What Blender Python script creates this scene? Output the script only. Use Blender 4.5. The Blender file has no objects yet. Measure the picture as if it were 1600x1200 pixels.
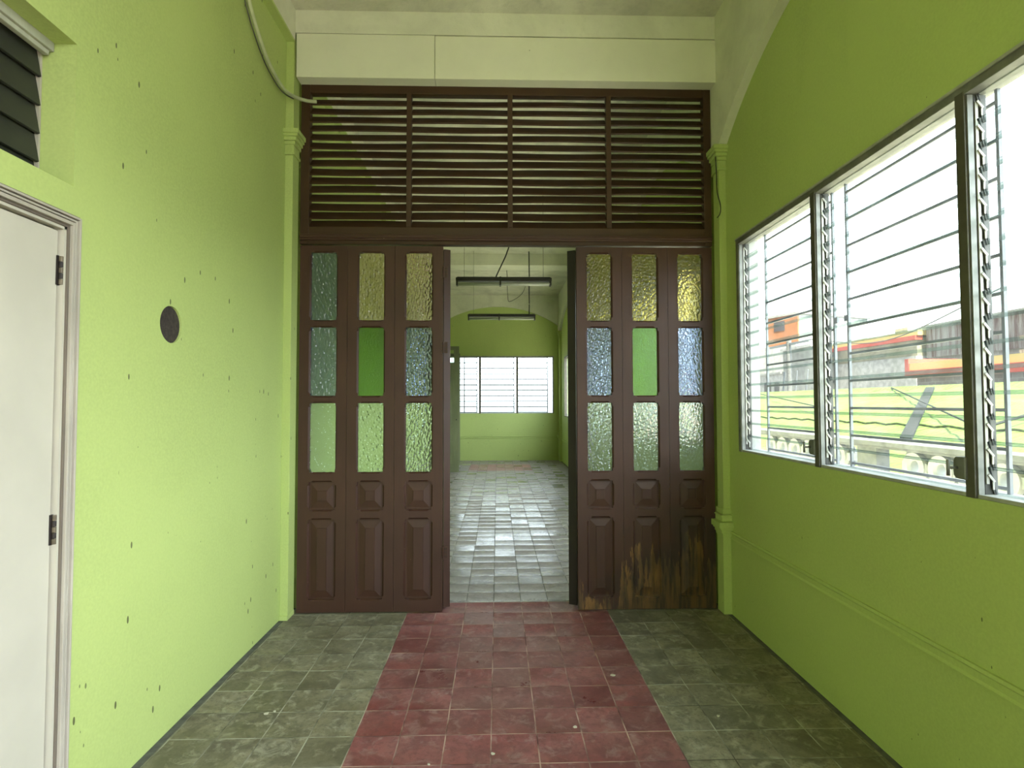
import bpy, bmesh, math, random
from mathutils import Matrix, Vector
random.seed(7)
S = bpy.context.scene
C = S.collection

# ------------------------------------------------------------------ camera
def make_camera():
    a, b, c = -.0265, -.0345, -.0018
    ca, sa, cb, sb, cc, sc = math.cos(a), math.sin(a), math.cos(b), math.sin(b), math.cos(c), math.sin(c)
    Ra = Matrix(((ca, 0, sa), (0, 1, 0), (-sa, 0, ca)))
    Rb = Matrix(((1, 0, 0), (0, cb, -sb), (0, sb, cb)))
    Rc = Matrix(((cc, -sc, 0), (sc, cc, 0), (0, 0, 1)))
    R = Rc @ Rb @ Ra
    w = lambda r: Vector((r[0], r[2], -r[1]))
    right, down, fwd = w(R[0]), w(R[1]), w(R[2])
    M = Matrix((right, -down, -fwd)).transposed().to_4x4()
    M.translation = (0, 0, 1.464)
    cam = bpy.data.cameras.new('camera'); o = bpy.data.objects.new('camera', cam)
    C.objects.link(o); o.matrix_world = M
    cam.sensor_fit = 'HORIZONTAL'; cam.sensor_width = 36; cam.lens = 866.95 / 1600 * 36
    cam.clip_start = .02; cam.clip_end = 500
    S.camera = o
make_camera()

# ------------------------------------------------------------------ sky, exposure
SKY, SKY_BASE, GLOW_POW = 18.0, .10, 2.2
SUN, SUN_SIZE, SUN_DIR = 31.0, 3.0, (-.06, -.50, .86)
S.view_settings.view_transform = 'Standard'
S.view_settings.look = 'None'
S.view_settings.exposure = 0.10
S.view_settings.gamma = 1.0
S.view_settings.use_curve_mapping = False
S.cycles.max_bounces = 12
S.cycles.diffuse_bounces = 7
S.cycles.glossy_bounces = 4
S.cycles.transmission_bounces = 8
S.cycles.transparent_max_bounces = 24
S.cycles.sample_clamp_indirect = 8
S.cycles.use_denoising = True
S.cycles.blur_glossy = .5

def make_world():
    w = bpy.data.worlds.new('overcast_sky'); S.world = w; w.use_nodes = True
    nt = w.node_tree; nt.nodes.clear()
    out = nt.nodes.new('ShaderNodeOutputWorld'); bg = nt.nodes.new('ShaderNodeBackground')
    tc = nt.nodes.new('ShaderNodeTexCoord'); gen = tc.outputs['Generated']
    def mth(op, a, b=0.0, clamp=False):
        n = nt.nodes.new('ShaderNodeMath'); n.operation = op; n.use_clamp = clamp
        for k, v in ((0, a), (1, b)):
            if isinstance(v, (int, float)): n.inputs[k].default_value = v
            else: nt.links.new(v, n.inputs[k])
        return n.outputs[0]
    # bright cloud glow on the street side added to brighten the left wall, dimmer cloud behind the house
    g = Vector((.80, -.42, .36)).normalized()
    dt = nt.nodes.new('ShaderNodeVectorMath'); dt.operation = 'DOT_PRODUCT'; dt.inputs[1].default_value = g; nt.links.new(gen, dt.inputs[0])
    lobe = mth('POWER', mth('MAXIMUM', dt.outputs['Value'], 0.0), GLOW_POW)
    d2 = nt.nodes.new('ShaderNodeVectorMath'); d2.operation = 'DOT_PRODUCT'; d2.inputs[1].default_value = Vector((.15, .95, .22)).normalized(); nt.links.new(gen, d2.inputs[0])
    lobe = mth('ADD', lobe, mth('MULTIPLY', mth('POWER', mth('MAXIMUM', d2.outputs['Value'], 0.0), 5.0), .30))
    sp = nt.nodes.new('ShaderNodeSeparateXYZ'); nt.links.new(gen, sp.inputs[0])
    up = mth('MULTIPLY_ADD', sp.outputs[2], 8.0, True)
    up.node.inputs[2].default_value = .6
    rad = mth('MULTIPLY', mth('ADD', mth('MULTIPLY', lobe, 1.0), SKY_BASE), mth('MAXIMUM', up, .12))
    no = nt.nodes.new('ShaderNodeTexNoise'); no.inputs['Scale'].default_value = 3.5; no.inputs['Detail'].default_value = 6
    nt.links.new(gen, no.inputs['Vector'])
    cr = nt.nodes.new('ShaderNodeValToRGB'); q = cr.color_ramp.elements
    q[0].position = .35; q[0].color = (.78, .88, 1.0, 1); q[1].position = .65; q[1].color = (.90, .95, 1.0, 1)
    nt.links.new(no.outputs[0], cr.inputs[0])
    nt.links.new(cr.outputs[0], bg.inputs[0]); nt.links.new(mth('MULTIPLY', rad, SKY), bg.inputs[1])
    nt.links.new(bg.outputs[0], out.inputs[0])
make_world()
def make_sun():
    l = bpy.data.lights.new('sun', 'SUN'); l.energy = SUN; l.angle = math.radians(SUN_SIZE); l.color = (1, .93, .78)
    o = bpy.data.objects.new('sun', l); C.objects.link(o)
    o.rotation_euler = Vector(SUN_DIR).to_track_quat('Z', 'Y').to_euler()
make_sun()

def portal(name, loc, rot, sx, sy):
    """marks a window opening for the sky light sampling (a portal, adds no light of its own)"""
    l = bpy.data.lights.new(name, 'AREA'); l.shape = 'RECTANGLE'; l.size = sx; l.size_y = sy
    l.cycles.is_portal = True
    o = bpy.data.objects.new(name, l); C.objects.link(o); o.location = loc; o.rotation_euler = rot
# right wall portals face -X ; far wall faces -Y ; back wall faces +Y
PR = (0, math.radians(90), 0)

# ------------------------------------------------------------------ node helpers
class NT:
    def __init__(s, name):
        s.m = bpy.data.materials.new(name); s.m.use_nodes = True
        s.t = s.m.node_tree; s.t.nodes.clear()
        s.out = s.t.nodes.new('ShaderNodeOutputMaterial')
        s.geo = None
    def n(s, typ, **kw):
        nd = s.t.nodes.new(typ)
        for k, v in kw.items(): setattr(nd, k, v)
        return nd
    def l(s, a, b): s.t.links.new(a, b)
    def set(s, sock, v):
        if hasattr(v, 'is_output') or isinstance(v, bpy.types.NodeSocket): s.l(v, sock)
        else: sock.default_value = v
    def pos(s):
        if s.geo is None: s.geo = s.n('ShaderNodeNewGeometry')
        return s.geo.outputs['Position']
    def obj(s):
        return s.n('ShaderNodeTexCoord').outputs['Object']
    def math(s, op, a, b=0.0, c=0.0, clamp=False):
        nd = s.n('ShaderNodeMath', operation=op, use_clamp=clamp)
        s.set(nd.inputs[0], a); s.set(nd.inputs[1], b); s.set(nd.inputs[2], c)
        return nd.outputs[0]
    def vmul(s, v, xyz):
        nd = s.n('ShaderNodeVectorMath', operation='MULTIPLY'); s.set(nd.inputs[0], v); nd.inputs[1].default_value = xyz
        return nd.outputs[0]
    def noise(s, v, scale, detail=4, rough=.55, dist=0):
        nd = s.n('ShaderNodeTexNoise'); s.set(nd.inputs['Vector'], v); nd.inputs['Scale'].default_value = scale
        nd.inputs['Detail'].default_value = detail; nd.inputs['Roughness'].default_value = rough; nd.inputs['Distortion'].default_value = dist
        return nd.outputs[0]
    def vor(s, v, scale, feat='F1', rnd=1.0):
        nd = s.n('ShaderNodeTexVoronoi', feature=feat); s.set(nd.inputs['Vector'], v); nd.inputs['Scale'].default_value = scale
        nd.inputs['Randomness'].default_value = rnd
        return nd
    def step(s, v, lo, hi):
        nd = s.n('ShaderNodeMapRange'); s.set(nd.inputs[0], v); nd.inputs[1].default_value = lo; nd.inputs[2].default_value = hi
        return nd.outputs[0]
    def mix(s, fac, a, b, mode='MIX'):
        nd = s.n('ShaderNodeMix', data_type='RGBA', blend_type=mode)
        s.set(nd.inputs[0], fac)
        for i, v in ((6, a), (7, b)):
            if isinstance(v, tuple): nd.inputs[i].default_value = (*v, 1) if len(v) == 3 else v
            else: s.l(v, nd.inputs[i])
        return nd.outputs[2]
    def bump(s, h, strength=.2, dist=.01):
        nd = s.n('ShaderNodeBump'); nd.inputs['Strength'].default_value = strength; nd.inputs['Distance'].default_value = dist
        s.l(h, nd.inputs['Height']); return nd.outputs[0]
    def pbsdf(s, col, rough=.6, metal=0, normal=None, spec=.5):
        b = s.n('ShaderNodeBsdfPrincipled')
        if isinstance(col, tuple): b.inputs['Base Color'].default_value = (*col, 1)
        else: s.l(col, b.inputs['Base Color'])
        s.set(b.inputs['Roughness'], rough); b.inputs['Metallic'].default_value = metal
        b.inputs['Specular IOR Level'].default_value = spec
        if normal is not None: s.l(normal, b.inputs['Normal'])
        s.l(b.outputs[0], s.out.inputs[0]); return b

def mul(c, k): return tuple(min(1, x * k) for x in c)

def m_wall(name, base, speck=1.0, dirt=.12, noise_mask=.5):
    t = NT(name); p = t.pos()
    a = t.step(t.noise(p, 1.1, 6), .35, .7)
    col = t.mix(a, mul(base, 1 - dirt), base)
    b = t.step(t.noise(t.vmul(p, (1, 1, .25)), 5, 5), .52, .75)
    hi_ = t.n('ShaderNodeSeparateXYZ'); t.l(p, hi_.inputs[0])
    b = t.math('MULTIPLY', b, t.step(hi_.outputs[2], .8, 3.2))
    col = t.mix(t.math('MULTIPLY', b, .6), col, mul(base, .82))
    col = t.mix(t.step(t.noise(p, 90, 2), .3, .8), col, mul(base, 1.04))
    if speck:
        v = t.vor(t.vmul(p, (1, 1, .38)), 15)
        r = t.n('ShaderNodeSeparateColor'); t.l(v.outputs['Color'], r.inputs[0])
        thr = t.math('MULTIPLY', t.step(r.outputs[0], .12, 1.0), .10 * speck)
        hit = t.math('LESS_THAN', v.outputs['Distance'], thr)
        sz = t.n('ShaderNodeSeparateXYZ'); t.l(p, sz.inputs[0])
        low = t.step(sz.outputs[2], 2.3, 1.5)
        msk = t.math('GREATER_THAN', t.math('ADD', t.noise(p, 1.3, 2), t.math('MULTIPLY', low, .10)), noise_mask)
        col = t.mix(t.math('MULTIPLY', t.math('MULTIPLY', hit, msk), .85), col, (.05, .05, .02))
        v2 = t.vor(t.vmul(p, (1, 1, .45)), 24)
        h2 = t.math('LESS_THAN', v2.outputs['Distance'], t.math('MULTIPLY', t.math('MULTIPLY', t.step(t.noise(p, 2.1, 1), .50, .72), t.step(sz.outputs[2], 2.4, 1.6)), .13 * speck))
        col = t.mix(t.math('MULTIPLY', h2, .75), col, (.06, .07, .025))
    h = t.noise(p, 26, 6, .6)
    t.pbsdf(col, .62, normal=t.bump(h, .16, .006), spec=.35)
    return t.m

def m_plaster(name, base, stain=.4, bump=.35):
    t = NT(name); p = t.pos()
    a = t.step(t.noise(p, 2.2, 8, .65, .4), .42, .68)
    col = t.mix(t.math('MULTIPLY', a, stain), base, mul(base, .55))
    b = t.step(t.noise(p, 14, 6, .7), .55, .75)
    col = t.mix(t.math('MULTIPLY', b, stain * .7), col, mul(base, .62))
    sp = t.math('LESS_THAN', t.vor(p, 16).outputs['Distance'], t.math('MULTIPLY', t.step(t.noise(p, 1.7, 3), .5, .7), .07))
    col = t.mix(t.math('MULTIPLY', sp, .6), col, (.10, .11, .07))
    t.pbsdf(col, .8, normal=t.bump(t.noise(p, 18, 8, .7), bump, .01), spec=.2)
    return t.m

def m_tile(name, base, var=.3, grout=(.30, .30, .27), rough=.42, worn=(.35, .34, .30), wear=.25, polish=.0, g0=.006, g1=.016, rv=.0, dark=.5, mott=.5):
    t = NT(name); p = t.pos()
    s = t.n('ShaderNodeSeparateXYZ'); t.l(p, s.inputs[0])
    wob = t.math('MULTIPLY_ADD', t.noise(p, 9, 2), .0036, -.0018)
    u = t.math('DIVIDE', t.math('ADD', t.math('ADD', s.outputs[0], .63), wob), .2007)
    v = t.math('DIVIDE', t.math('ADD', t.math('ADD', s.outputs[1], -3.73), wob), .2035)
    fu, fv = t.math('FLOOR', u), t.math('FLOOR', v)
    cx = t.n('ShaderNodeCombineXYZ'); t.l(fu, cx.inputs[0]); t.l(fv, cx.inputs[1])
    wn = t.n('ShaderNodeTexWhiteNoise', noise_dimensions='2D'); t.l(cx.outputs[0], wn.inputs['Vector'])
    ru, rv = t.math('SUBTRACT', u, fu), t.math('SUBTRACT', v, fv)
    du = t.math('MINIMUM', ru, t.math('SUBTRACT', 1, ru)); dv = t.math('MINIMUM', rv, t.math('SUBTRACT', 1, rv))
    d = t.math('MINIMUM', du, dv)
    g = t.math('SUBTRACT', 1, t.step(d, g0, g1))
    val = wn.outputs['Value']
    shift = t.n('ShaderNodeVectorMath', operation='ADD'); t.l(p, shift.inputs[0]); t.l(wn.outputs['Color'], shift.inputs[1])
    q = shift.outputs[0]
    col = t.mix(val, mul(base, 1 - var), mul(base, 1 + var * .6))
    col = t.mix(t.math('MULTIPLY', t.step(t.noise(q, 7, 7, .65, .3), .36, .85), dark), col, mul(base, .5))
    col = t.mix(t.math('MULTIPLY', t.step(t.noise(q, 16, 6, .7), .55, .8), wear), col, worn)
    col = t.mix(t.math('MULTIPLY', t.step(t.noise(p, 1.7, 6, .6), .40, .85), wear * 1.2), col, worn)
    cloud = t.step(t.noise(q, 6.5, 6, .62, .6), .44, .62)
    col = t.mix(t.math('MULTIPLY', cloud, mott), col, mul(base, .42))
    fine = t.step(t.noise(q, 42, 6, .75), .50, .62)
    col = t.mix(t.math('MULTIPLY', fine, mott), col, mul(base, .48))
    lite = t.step(t.noise(q, 13, 6, .68, .5), .53, .66)
    col = t.mix(t.math('MULTIPLY', lite, mott * .9), col, worn)
    sp = t.math('LESS_THAN', t.vor(p, 22).outputs['Distance'], t.math('MULTIPLY', t.step(t.noise(p, 3, 2), .5, .8), .09))
    col = t.mix(t.math('MULTIPLY', sp, .7), col, (.02, .02, .018))
    gn = t.step(t.noise(p, 5, 3), .38, .62)
    gc = t.mix(gn, mul(base, .35), grout)
    col = t.mix(g, col, gc)
    ro = t.math('ADD', t.math('MULTIPLY', t.noise(p, 6, 6, .7), .34), rough - .17)
    if rv: ro = t.math('ADD', ro, t.math('MULTIPLY', val, rv))
    ro = t.math('ADD', ro, t.math('MULTIPLY', g, .3))
    h = t.math('ADD', t.math('MULTIPLY', t.noise(q, 4, 5, .6), .9), t.math('MULTIPLY', g, -.35))
    h = t.math('ADD', h, t.math('MULTIPLY', t.noise(p, 40, 4), .10))
    t.pbsdf(col, ro, normal=t.bump(h, .22, .012), spec=.5 + polish)
    return t.m

def m_wood(name, base, rough=.45, scratch=.5, peel=0.0, grain_axis=(1, 1, .08)):
    t = NT(name); p = t.pos()
    gr = t.noise(t.vmul(p, tuple(40 * k for k in grain_axis)), 1.0, 5, .6)
    col = t.mix(t.step(gr, .3, .75), mul(base, .80), mul(base, 1.12))
    col = t.mix(t.step(t.noise(p, 3, 5), .35, .7), mul(base, .75), col) if True else col
    sv = t.vor(t.vmul(p, (1, 1, .35)), 38)
    hit = t.math('LESS_THAN', sv.outputs['Distance'], t.math('MULTIPLY', t.step(t.noise(p, 6, 2), .48, .75), .11 * scratch))
    col = t.mix(t.math('MULTIPLY', hit, .75), col, (.28, .21, .15))
    ro = t.math('ADD', t.math('MULTIPLY', t.noise(p, 12, 4), .25), rough - .12)
    if peel:
        s = t.n('ShaderNodeSeparateXYZ'); t.l(p, s.inputs[0])
        n = t.noise(t.vmul(p, (11, 11, 1.6)), 1.0, 5, .65)
        hgt = t.math('SUBTRACT', n, t.math('MULTIPLY', s.outputs[2], peel))
        right = t.step(s.outputs[0], .75, 1.35)
        hgt = t.math('ADD', hgt, t.math('MULTIPLY', t.math('SUBTRACT', right, 1), .12))
        pm = t.step(hgt, .325, .345)
        raw = t.mix(t.step(t.noise(t.vmul(p, (30, 30, 3)), 1, 5, .7), .42, .62), (.20, .10, .030), (.045, .028, .016))
        col = t.mix(pm, col, raw); ro = t.mix(pm, ro, (.8, .8, .8)) if False else ro
        dk = t.step(t.math('SUBTRACT', t.math('ADD', t.noise(p, 5, 4), t.math('MULTIPLY', right, .45)), t.math('MULTIPLY', s.outputs[2], .8)), .3, .6)
        col = t.mix(t.math('MULTIPLY', dk, .55), col, (.012, .01, .008))
    t.pbsdf(col, ro, normal=t.bump(gr, .12, .003), spec=.4)
    return t.m

def m_plain(name, col, rough=.6, metal=0, var=.15, scale=20, bump=.05, spec=.5):
    t = NT(name); p = t.pos()
    c = t.mix(t.step(t.noise(p, scale, 5), .35, .7), mul(col, 1 - var), mul(col, 1 + var * .4))
    t.pbsdf(c, rough, metal, t.bump(t.noise(p, scale * 3, 4), bump, .004), spec)
    return t.m

def m_hammered(name, tint, rough=.12, trans=.22, fine=0.0):
    """rolled glass; the hammered relief itself is in the pane's mesh"""
    t = NT(name); p = t.pos()
    g = t.n('ShaderNodeBsdfRefraction'); g.inputs['Color'].default_value = (*tint, 1)
    g.inputs['Roughness'].default_value = rough; g.inputs['IOR'].default_value = 1.4
    gl = t.n('ShaderNodeBsdfGlossy'); gl.inputs['Roughness'].default_value = .13
    lw_ = t.n('ShaderNodeLayerWeight')
    if fine:
        nb = t.bump(t.noise(p, 160, 2), fine, .004)
        for nd in (g, gl, lw_): t.l(nb, nd.inputs['Normal'])
    fr = t.math('MULTIPLY_ADD', t.math('POWER', lw_.outputs['Facing'], 5.0), .5, .085)
    mx = t.n('ShaderNodeMixShader'); t.l(fr, mx.inputs[0]); t.l(g.outputs[0], mx.inputs[1]); t.l(gl.outputs[0], mx.inputs[2])
    tr = t.n('ShaderNodeBsdfTranslucent'); tr.inputs['Color'].default_value = (*tint, 1)
    m2 = t.n('ShaderNodeMixShader'); m2.inputs[0].default_value = trans; t.l(mx.outputs[0], m2.inputs[1]); t.l(tr.outputs[0], m2.inputs[2])
    t.l(m2.outputs[0], t.out.inputs[0]); return t.m

def m_backglass(name):
    t = NT(name); g = t.n('ShaderNodeBsdfRefraction'); g.inputs['IOR'].default_value = 1.4; g.inputs['Roughness'].default_value = .02
    t.l(g.outputs[0], t.out.inputs[0]); return t.m

def m_pane(name, tint=(.95, .98, .96), dust=.05):
    t = NT(name); p = t.pos()
    tr = t.n('ShaderNodeBsdfTransparent'); tr.inputs[0].default_value = (*tint, 1)
    gl = t.n('ShaderNodeBsdfGlossy'); gl.inputs['Roughness'].default_value = .03
    lw_ = t.n('ShaderNodeLayerWeight'); fr = t.math('MULTIPLY_ADD', t.math('POWER', lw_.outputs['Facing'], 5.0), .35, .03)
    mx = t.n('ShaderNodeMixShader'); t.l(fr, mx.inputs[0]); t.l(tr.outputs[0], mx.inputs[1]); t.l(gl.outputs[0], mx.inputs[2])
    du = t.n('ShaderNodeBsdfTranslucent'); du.inputs[0].default_value = (.75, .78, .76, 1)
    f = t.math('MULTIPLY', t.step(t.noise(p, 9, 5), .2, .8), dust)
    m2 = t.n('ShaderNodeMixShader'); t.l(f, m2.inputs[0]); t.l(mx.outputs[0], m2.inputs[1]); t.l(du.outputs[0], m2.inputs[2])
    t.l(m2.outputs[0], t.out.inputs[0]); return t.m

def m_glass_edge(name):
    t = NT(name)
    tr = t.n('ShaderNodeBsdfTransparent'); tr.inputs[0].default_value = (.15, .20, .18, 1)
    du = t.n('ShaderNodeBsdfTranslucent'); du.inputs[0].default_value = (.10, .14, .12, 1)
    mx = t.n('ShaderNodeMixShader'); mx.inputs[0].default_value = .45; t.l(tr.outputs[0], mx.inputs[1]); t.l(du.outputs[0], mx.inputs[2])
    t.l(mx.outputs[0], t.out.inputs[0]); return t.m

GREEN = (.42, .505, .168)
M = dict(
    green=m_wall('green_limewash', GREEN, 1.0, .13, .53),
    green_r=m_wall('green_limewash_smooth', GREEN, .75, .10, .56),
    plaster=m_plaster('cream_plaster', (.66, .66, .53), .35, .25),
    ceiling=m_plaster('stained_ceiling_plaster', (.58, .57, .46), .7, .5),
    fascia=m_plaster('cream_board_paint', (.68, .68, .54), .12, .05),
    tile_red=m_tile('red_cement_tile', (.225, .062, .060), .25, (.40, .27, .22), .30, (.32, .21, .20), .34, .2, .008, .018, 0, .75, .55),
    tile_grey=m_tile('grey_green_cement_tile', (.19, .165, .105), .35, (.36, .35, .28), .42, (.36, .345, .26), .42, 0, .008, .018, 0, .7, .65),
    tile_far=m_tile('pale_grey_cement_tile', (.27, .23, .215), .32, (.10, .09, .085), .17, (.42, .38, .36), .32, .5, .012, .026, .07, .8),
    tile_far_red=m_tile('faded_red_cement_tile', (.33, .15, .13), .25, (.12, .10, .09), .22, (.40, .32, .29), .3, .2, .012, .026, .14, .6),
    screed=m_plain('grey_screed', (.10, .10, .09), .8, var=.4),
    brown=m_wood('brown_door_paint', (.058, .022, .013), .48, .5),
    brown_worn=m_wood('brown_door_paint_peeling', (.058, .022, .013), .5, .6, peel=.55),
    brown_slat=m_wood('brown_louvre_paint', (.052, .022, .008), .5, .3, grain_axis=(.08, 1, 1)),
    brown_dark=m_wood('near_black_brown', (.018, .012, .009), .6, .2),
    greydoor=m_wood('grey_green_door_paint', (.20, .21, .12), .5, .3),
    white_door=m_plain('off_white_door_paint', (.48, .45, .37), .45, var=.06, scale=5, bump=.03),
    casing=m_wood('weathered_casing_wood', (.44, .40, .33), .7, .4),
    casing_dark=m_wood('dark_casing_groove', (.16, .13, .10), .8, .3),
    dark_louvre=m_plain('charcoal_louvre_board', (.022, .023, .017), .55, var=.25, scale=9),
    pale_wood=m_wood('pale_rail_wood', (.42, .42, .33), .6, .3),
    hole_dark=m_plain('dark_brown_plug', (.045, .032, .026), .75, var=.5, scale=60, bump=.3),
    brass=m_plain('tarnished_hinge_metal', (.16, .13, .09), .45, .7, var=.3),
    alu=m_plain('dull_aluminium', (.24, .24, .22), .5, .6, var=.25, scale=14),
    alu_light=m_plain('pale_aluminium', (.45, .44, .40), .5, .4, var=.2, scale=18),
    post=m_plain('brown_grey_post_metal', (.11, .10, .08), .5, .4, var=.2),
    clip_dark=m_plain('dark_blade_holder', (.07, .068, .06), .5, .4, var=.2),
    handle=m_plain('grey_operator_metal', (.20, .20, .19), .5, .5, var=.2),
    pane=m_pane('louvre_glass', (.86, .89, .875), .03),
    pane_grime=m_pane('louvre_glass_grimy_lap', (.62, .68, .65), .05),
    pane_clear=m_pane('window_glass', (.94, .97, .95), .08),
    glass_edge=m_glass_edge('louvre_glass_edge'),
    grille=m_plain('grey_grille_paint', (.17, .18, .19), .55, .2, var=.15),
    sill=m_plain('white_outer_sill', (.36, .36, .34), .8, var=.25, scale=12),
    cable=m_plain('pale_green_conduit', (.46, .50, .30), .5, var=.15),
    black=m_plain('black_rubber', (.012, .012, .011), .6, var=.1),
    fixture=m_plain('dark_batten_enamel', (.035, .034, .028), .5, .2, var=.2),
    tube=m_plain('unlit_fluorescent_tube', (.30, .31, .26), .3, var=.06),
    wire=m_plain('thin_grey_wire', (.10, .10, .085), .5, .3),
    g_back=m_backglass('smooth_glass_back'),
    g_blue=m_hammered('blue_hammered_glass', (.34, .43, .66)),
    g_amber=m_hammered('amber_hammered_glass', (.90, .71, .52)),
    g_gold=m_hammered('gold_hammered_glass', (.60, .49, .12)),
    g_green=m_hammered('green_hammered_glass', (.19, .43, .045), .15, .25, .4),
    g_pale=m_hammered('pale_green_hammered_glass', (.74, .87, .78)),
    roof_green=None,
)

# ------------------------------------------------------------------ mesh helpers
class MB:
    """collects boxes, tubes and prisms into one mesh"""
    def __init__(s): s.v = []; s.f = []; s.mi = []
    def add(s, vs, fs, mi=0, mat=None):
        k = len(s.v)
        for p in vs: s.v.append(tuple(mat @ Vector(p)) if mat is not None else tuple(p))
        for f in fs: s.f.append(tuple(i + k for i in f)); s.mi.append(mi)
        return s
    def box(s, a, b, mi=0, mat=None):
        x0, y0, z0 = (min(a[i], b[i]) for i in range(3)); x1, y1, z1 = (max(a[i], b[i]) for i in range(3))
        vs = [(x0, y0, z0), (x1, y0, z0), (x1, y1, z0), (x0, y1, z0), (x0, y0, z1), (x1, y0, z1), (x1, y1, z1), (x0, y1, z1)]
        fs = [(0, 3, 2, 1), (4, 5, 6, 7), (0, 1, 5, 4), (1, 2, 6, 5), (2, 3, 7, 6), (3, 0, 4, 7)]
        return s.add(vs, fs, mi, mat)
    def prism(s, poly, axis, a, b, mi=0, mat=None):
        """poly: 2D points, extruded along axis from a to b"""
        def P(u, v, w):
            return {'x': (w, u, v), 'y': (u, w, v), 'z': (u, v, w)}[axis]
        n = len(poly)
        vs = [P(u, v, a) for u, v in poly] + [P(u, v, b) for u, v in poly]
        fs = [tuple(range(n)), tuple(range(2 * n - 1, n - 1, -1))] + [(i, i + n, (i + 1) % n + n, (i + 1) % n) for i in range(n)]
        return s.add(vs, fs, mi, mat)
    def tube(s, pts, r, n=8, mi=0, caps=True):
        pts = [Vector(p) for p in pts]; k = len(s.v); up = Vector((0, 0, 1))
        rings = []
        for i, p in enumerate(pts):
            d = (pts[min(i + 1, len(pts) - 1)] - pts[max(i - 1, 0)]).normalized()
            a = d.cross(up)
            if a.length < 1e-3: a = d.cross(Vector((1, 0, 0)))
            a.normalize(); b = a.cross(d)
            rings.append([p + (a * math.cos(2 * math.pi * j / n) + b * math.sin(2 * math.pi * j / n)) * r for j in range(n)])
        for ring in rings: s.v += [tuple(q) for q in ring]
        for i in range(len(pts) - 1):
            for j in range(n):
                s.f.append((k + i * n + j, k + i * n + (j + 1) % n, k + (i + 1) * n + (j + 1) % n, k + (i + 1) * n + j)); s.mi.append(mi)
        if caps:
            s.f.append(tuple(k + j for j in range(n))[::-1]); s.mi.append(mi)
            e = k + (len(pts) - 1) * n
            s.f.append(tuple(e + j for j in range(n))); s.mi.append(mi)
        return s
    def mesh(s, name, mats):
        me = bpy.data.meshes.new(name); me.from_pydata(s.v, [], s.f)
        for m in (mats if isinstance(mats, (list, tuple)) else [mats]): me.materials.append(m)
        me.polygons.foreach_set('material_index', s.mi)
        bm = bmesh.new(); bm.from_mesh(me); bmesh.ops.recalc_face_normals(bm, faces=bm.faces); bm.to_mesh(me); bm.free()
        return me
    def build(s, name, mats, parent=None, bevel=0, smooth=False):
        me = s.mesh(name, mats); o = bpy.data.objects.new(name, me); C.objects.link(o)
        if parent is not None: o.parent = parent
        if bevel:
            b = o.modifiers.new('edge', 'BEVEL'); b.width = bevel; b.segments = 2; b.limit_method = 'ANGLE'
        if smooth: me.polygons.foreach_set('use_smooth', [True] * len(me.polygons))
        return o

def _build_raw(s, name, mats, parent):
    me = bpy.data.meshes.new(name); me.from_pydata(s.v, [], s.f)
    for m in mats: me.materials.append(m)
    me.polygons.foreach_set('material_index', s.mi); me.polygons.foreach_set('use_smooth', [True] * len(me.polygons))
    o = bpy.data.objects.new(name, me); C.objects.link(o); o.parent = parent
    return o
MB.build_raw = _build_raw

def tag(o, label, cat, group=None, kind=None):
    o['label'] = label; o['category'] = cat
    if group: o['group'] = group
    if kind: o['kind'] = kind
    return o
def empty(name, loc=(0, 0, 0), rz=0):
    o = bpy.data.objects.new(name, None); C.objects.link(o); o.location = loc; o.rotation_euler = (0, 0, rz)
    o.empty_display_size = .1
    return o
def copy_tree(o, parent=None):
    c = o.copy(); C.objects.link(c); c.parent = parent
    for ch in list(o.children): copy_tree(ch, c)
    return c
def smooth_path(pts, n=8):
    """Catmull-Rom through the points"""
    P = [Vector(p) for p in pts]; P = [P[0] * 2 - P[1]] + P + [P[-1] * 2 - P[-2]]
    out = []
    for i in range(1, len(P) - 2):
        for k in range(n):
            t = k / n; a, b, c, d = P[i - 1:i + 3]
            out.append(.5 * ((2 * b) + (c - a) * t + (2 * a - 5 * b + 4 * c - d) * t * t + (3 * b - a - 3 * c + d) * t ** 3))
    out.append(P[-2]); return out

def wall_grid(u0, u1, v0, v1, holes, w0, w1, axis):
    """slab in the (u,v) plane between w0 and w1 with rectangular holes; axis 'x': u=y v=z, 'y': u=x v=z"""
    us = sorted({u0, u1} | {h[0] for h in holes} | {h[1] for h in holes}); vs = sorted({v0, v1} | {h[2] for h in holes} | {h[3] for h in holes})
    us = [u for u in us if u0 <= u <= u1]; vs = [v for v in vs if v0 <= v <= v1]
    def solid(i, j):
        if not (0 <= i < len(us) - 1 and 0 <= j < len(vs) - 1): return False
        cu, cv = (us[i] + us[i + 1]) / 2, (vs[j] + vs[j + 1]) / 2
        return not any(h[0] < cu < h[1] and h[2] < cv < h[3] for h in holes)
    def P(u, v, w): return (w, u, v) if axis == 'x' else (u, w, v)
    m = MB()
    for i in range(len(us) - 1):
        for j in range(len(vs) - 1):
            if not solid(i, j): continue
            a, b, c, d = us[i], us[i + 1], vs[j], vs[j + 1]
            for w in (w0, w1): m.add([P(a, c, w), P(b, c, w), P(b, d, w), P(a, d, w)], [(0, 1, 2, 3)])
            for (di, dj, e) in ((-1, 0, ((a, c), (a, d))), (1, 0, ((b, c), (b, d))), (0, -1, ((a, c), (b, c))), (0, 1, ((a, d), (b, d)))):
                if not solid(i + di, j + dj):
                    (p, q), (r, s_) = e
                    m.add([P(p, q, w0), P(r, s_, w0), P(r, s_, w1), P(p, q, w1)], [(0, 1, 2, 3)])
    return m

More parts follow.
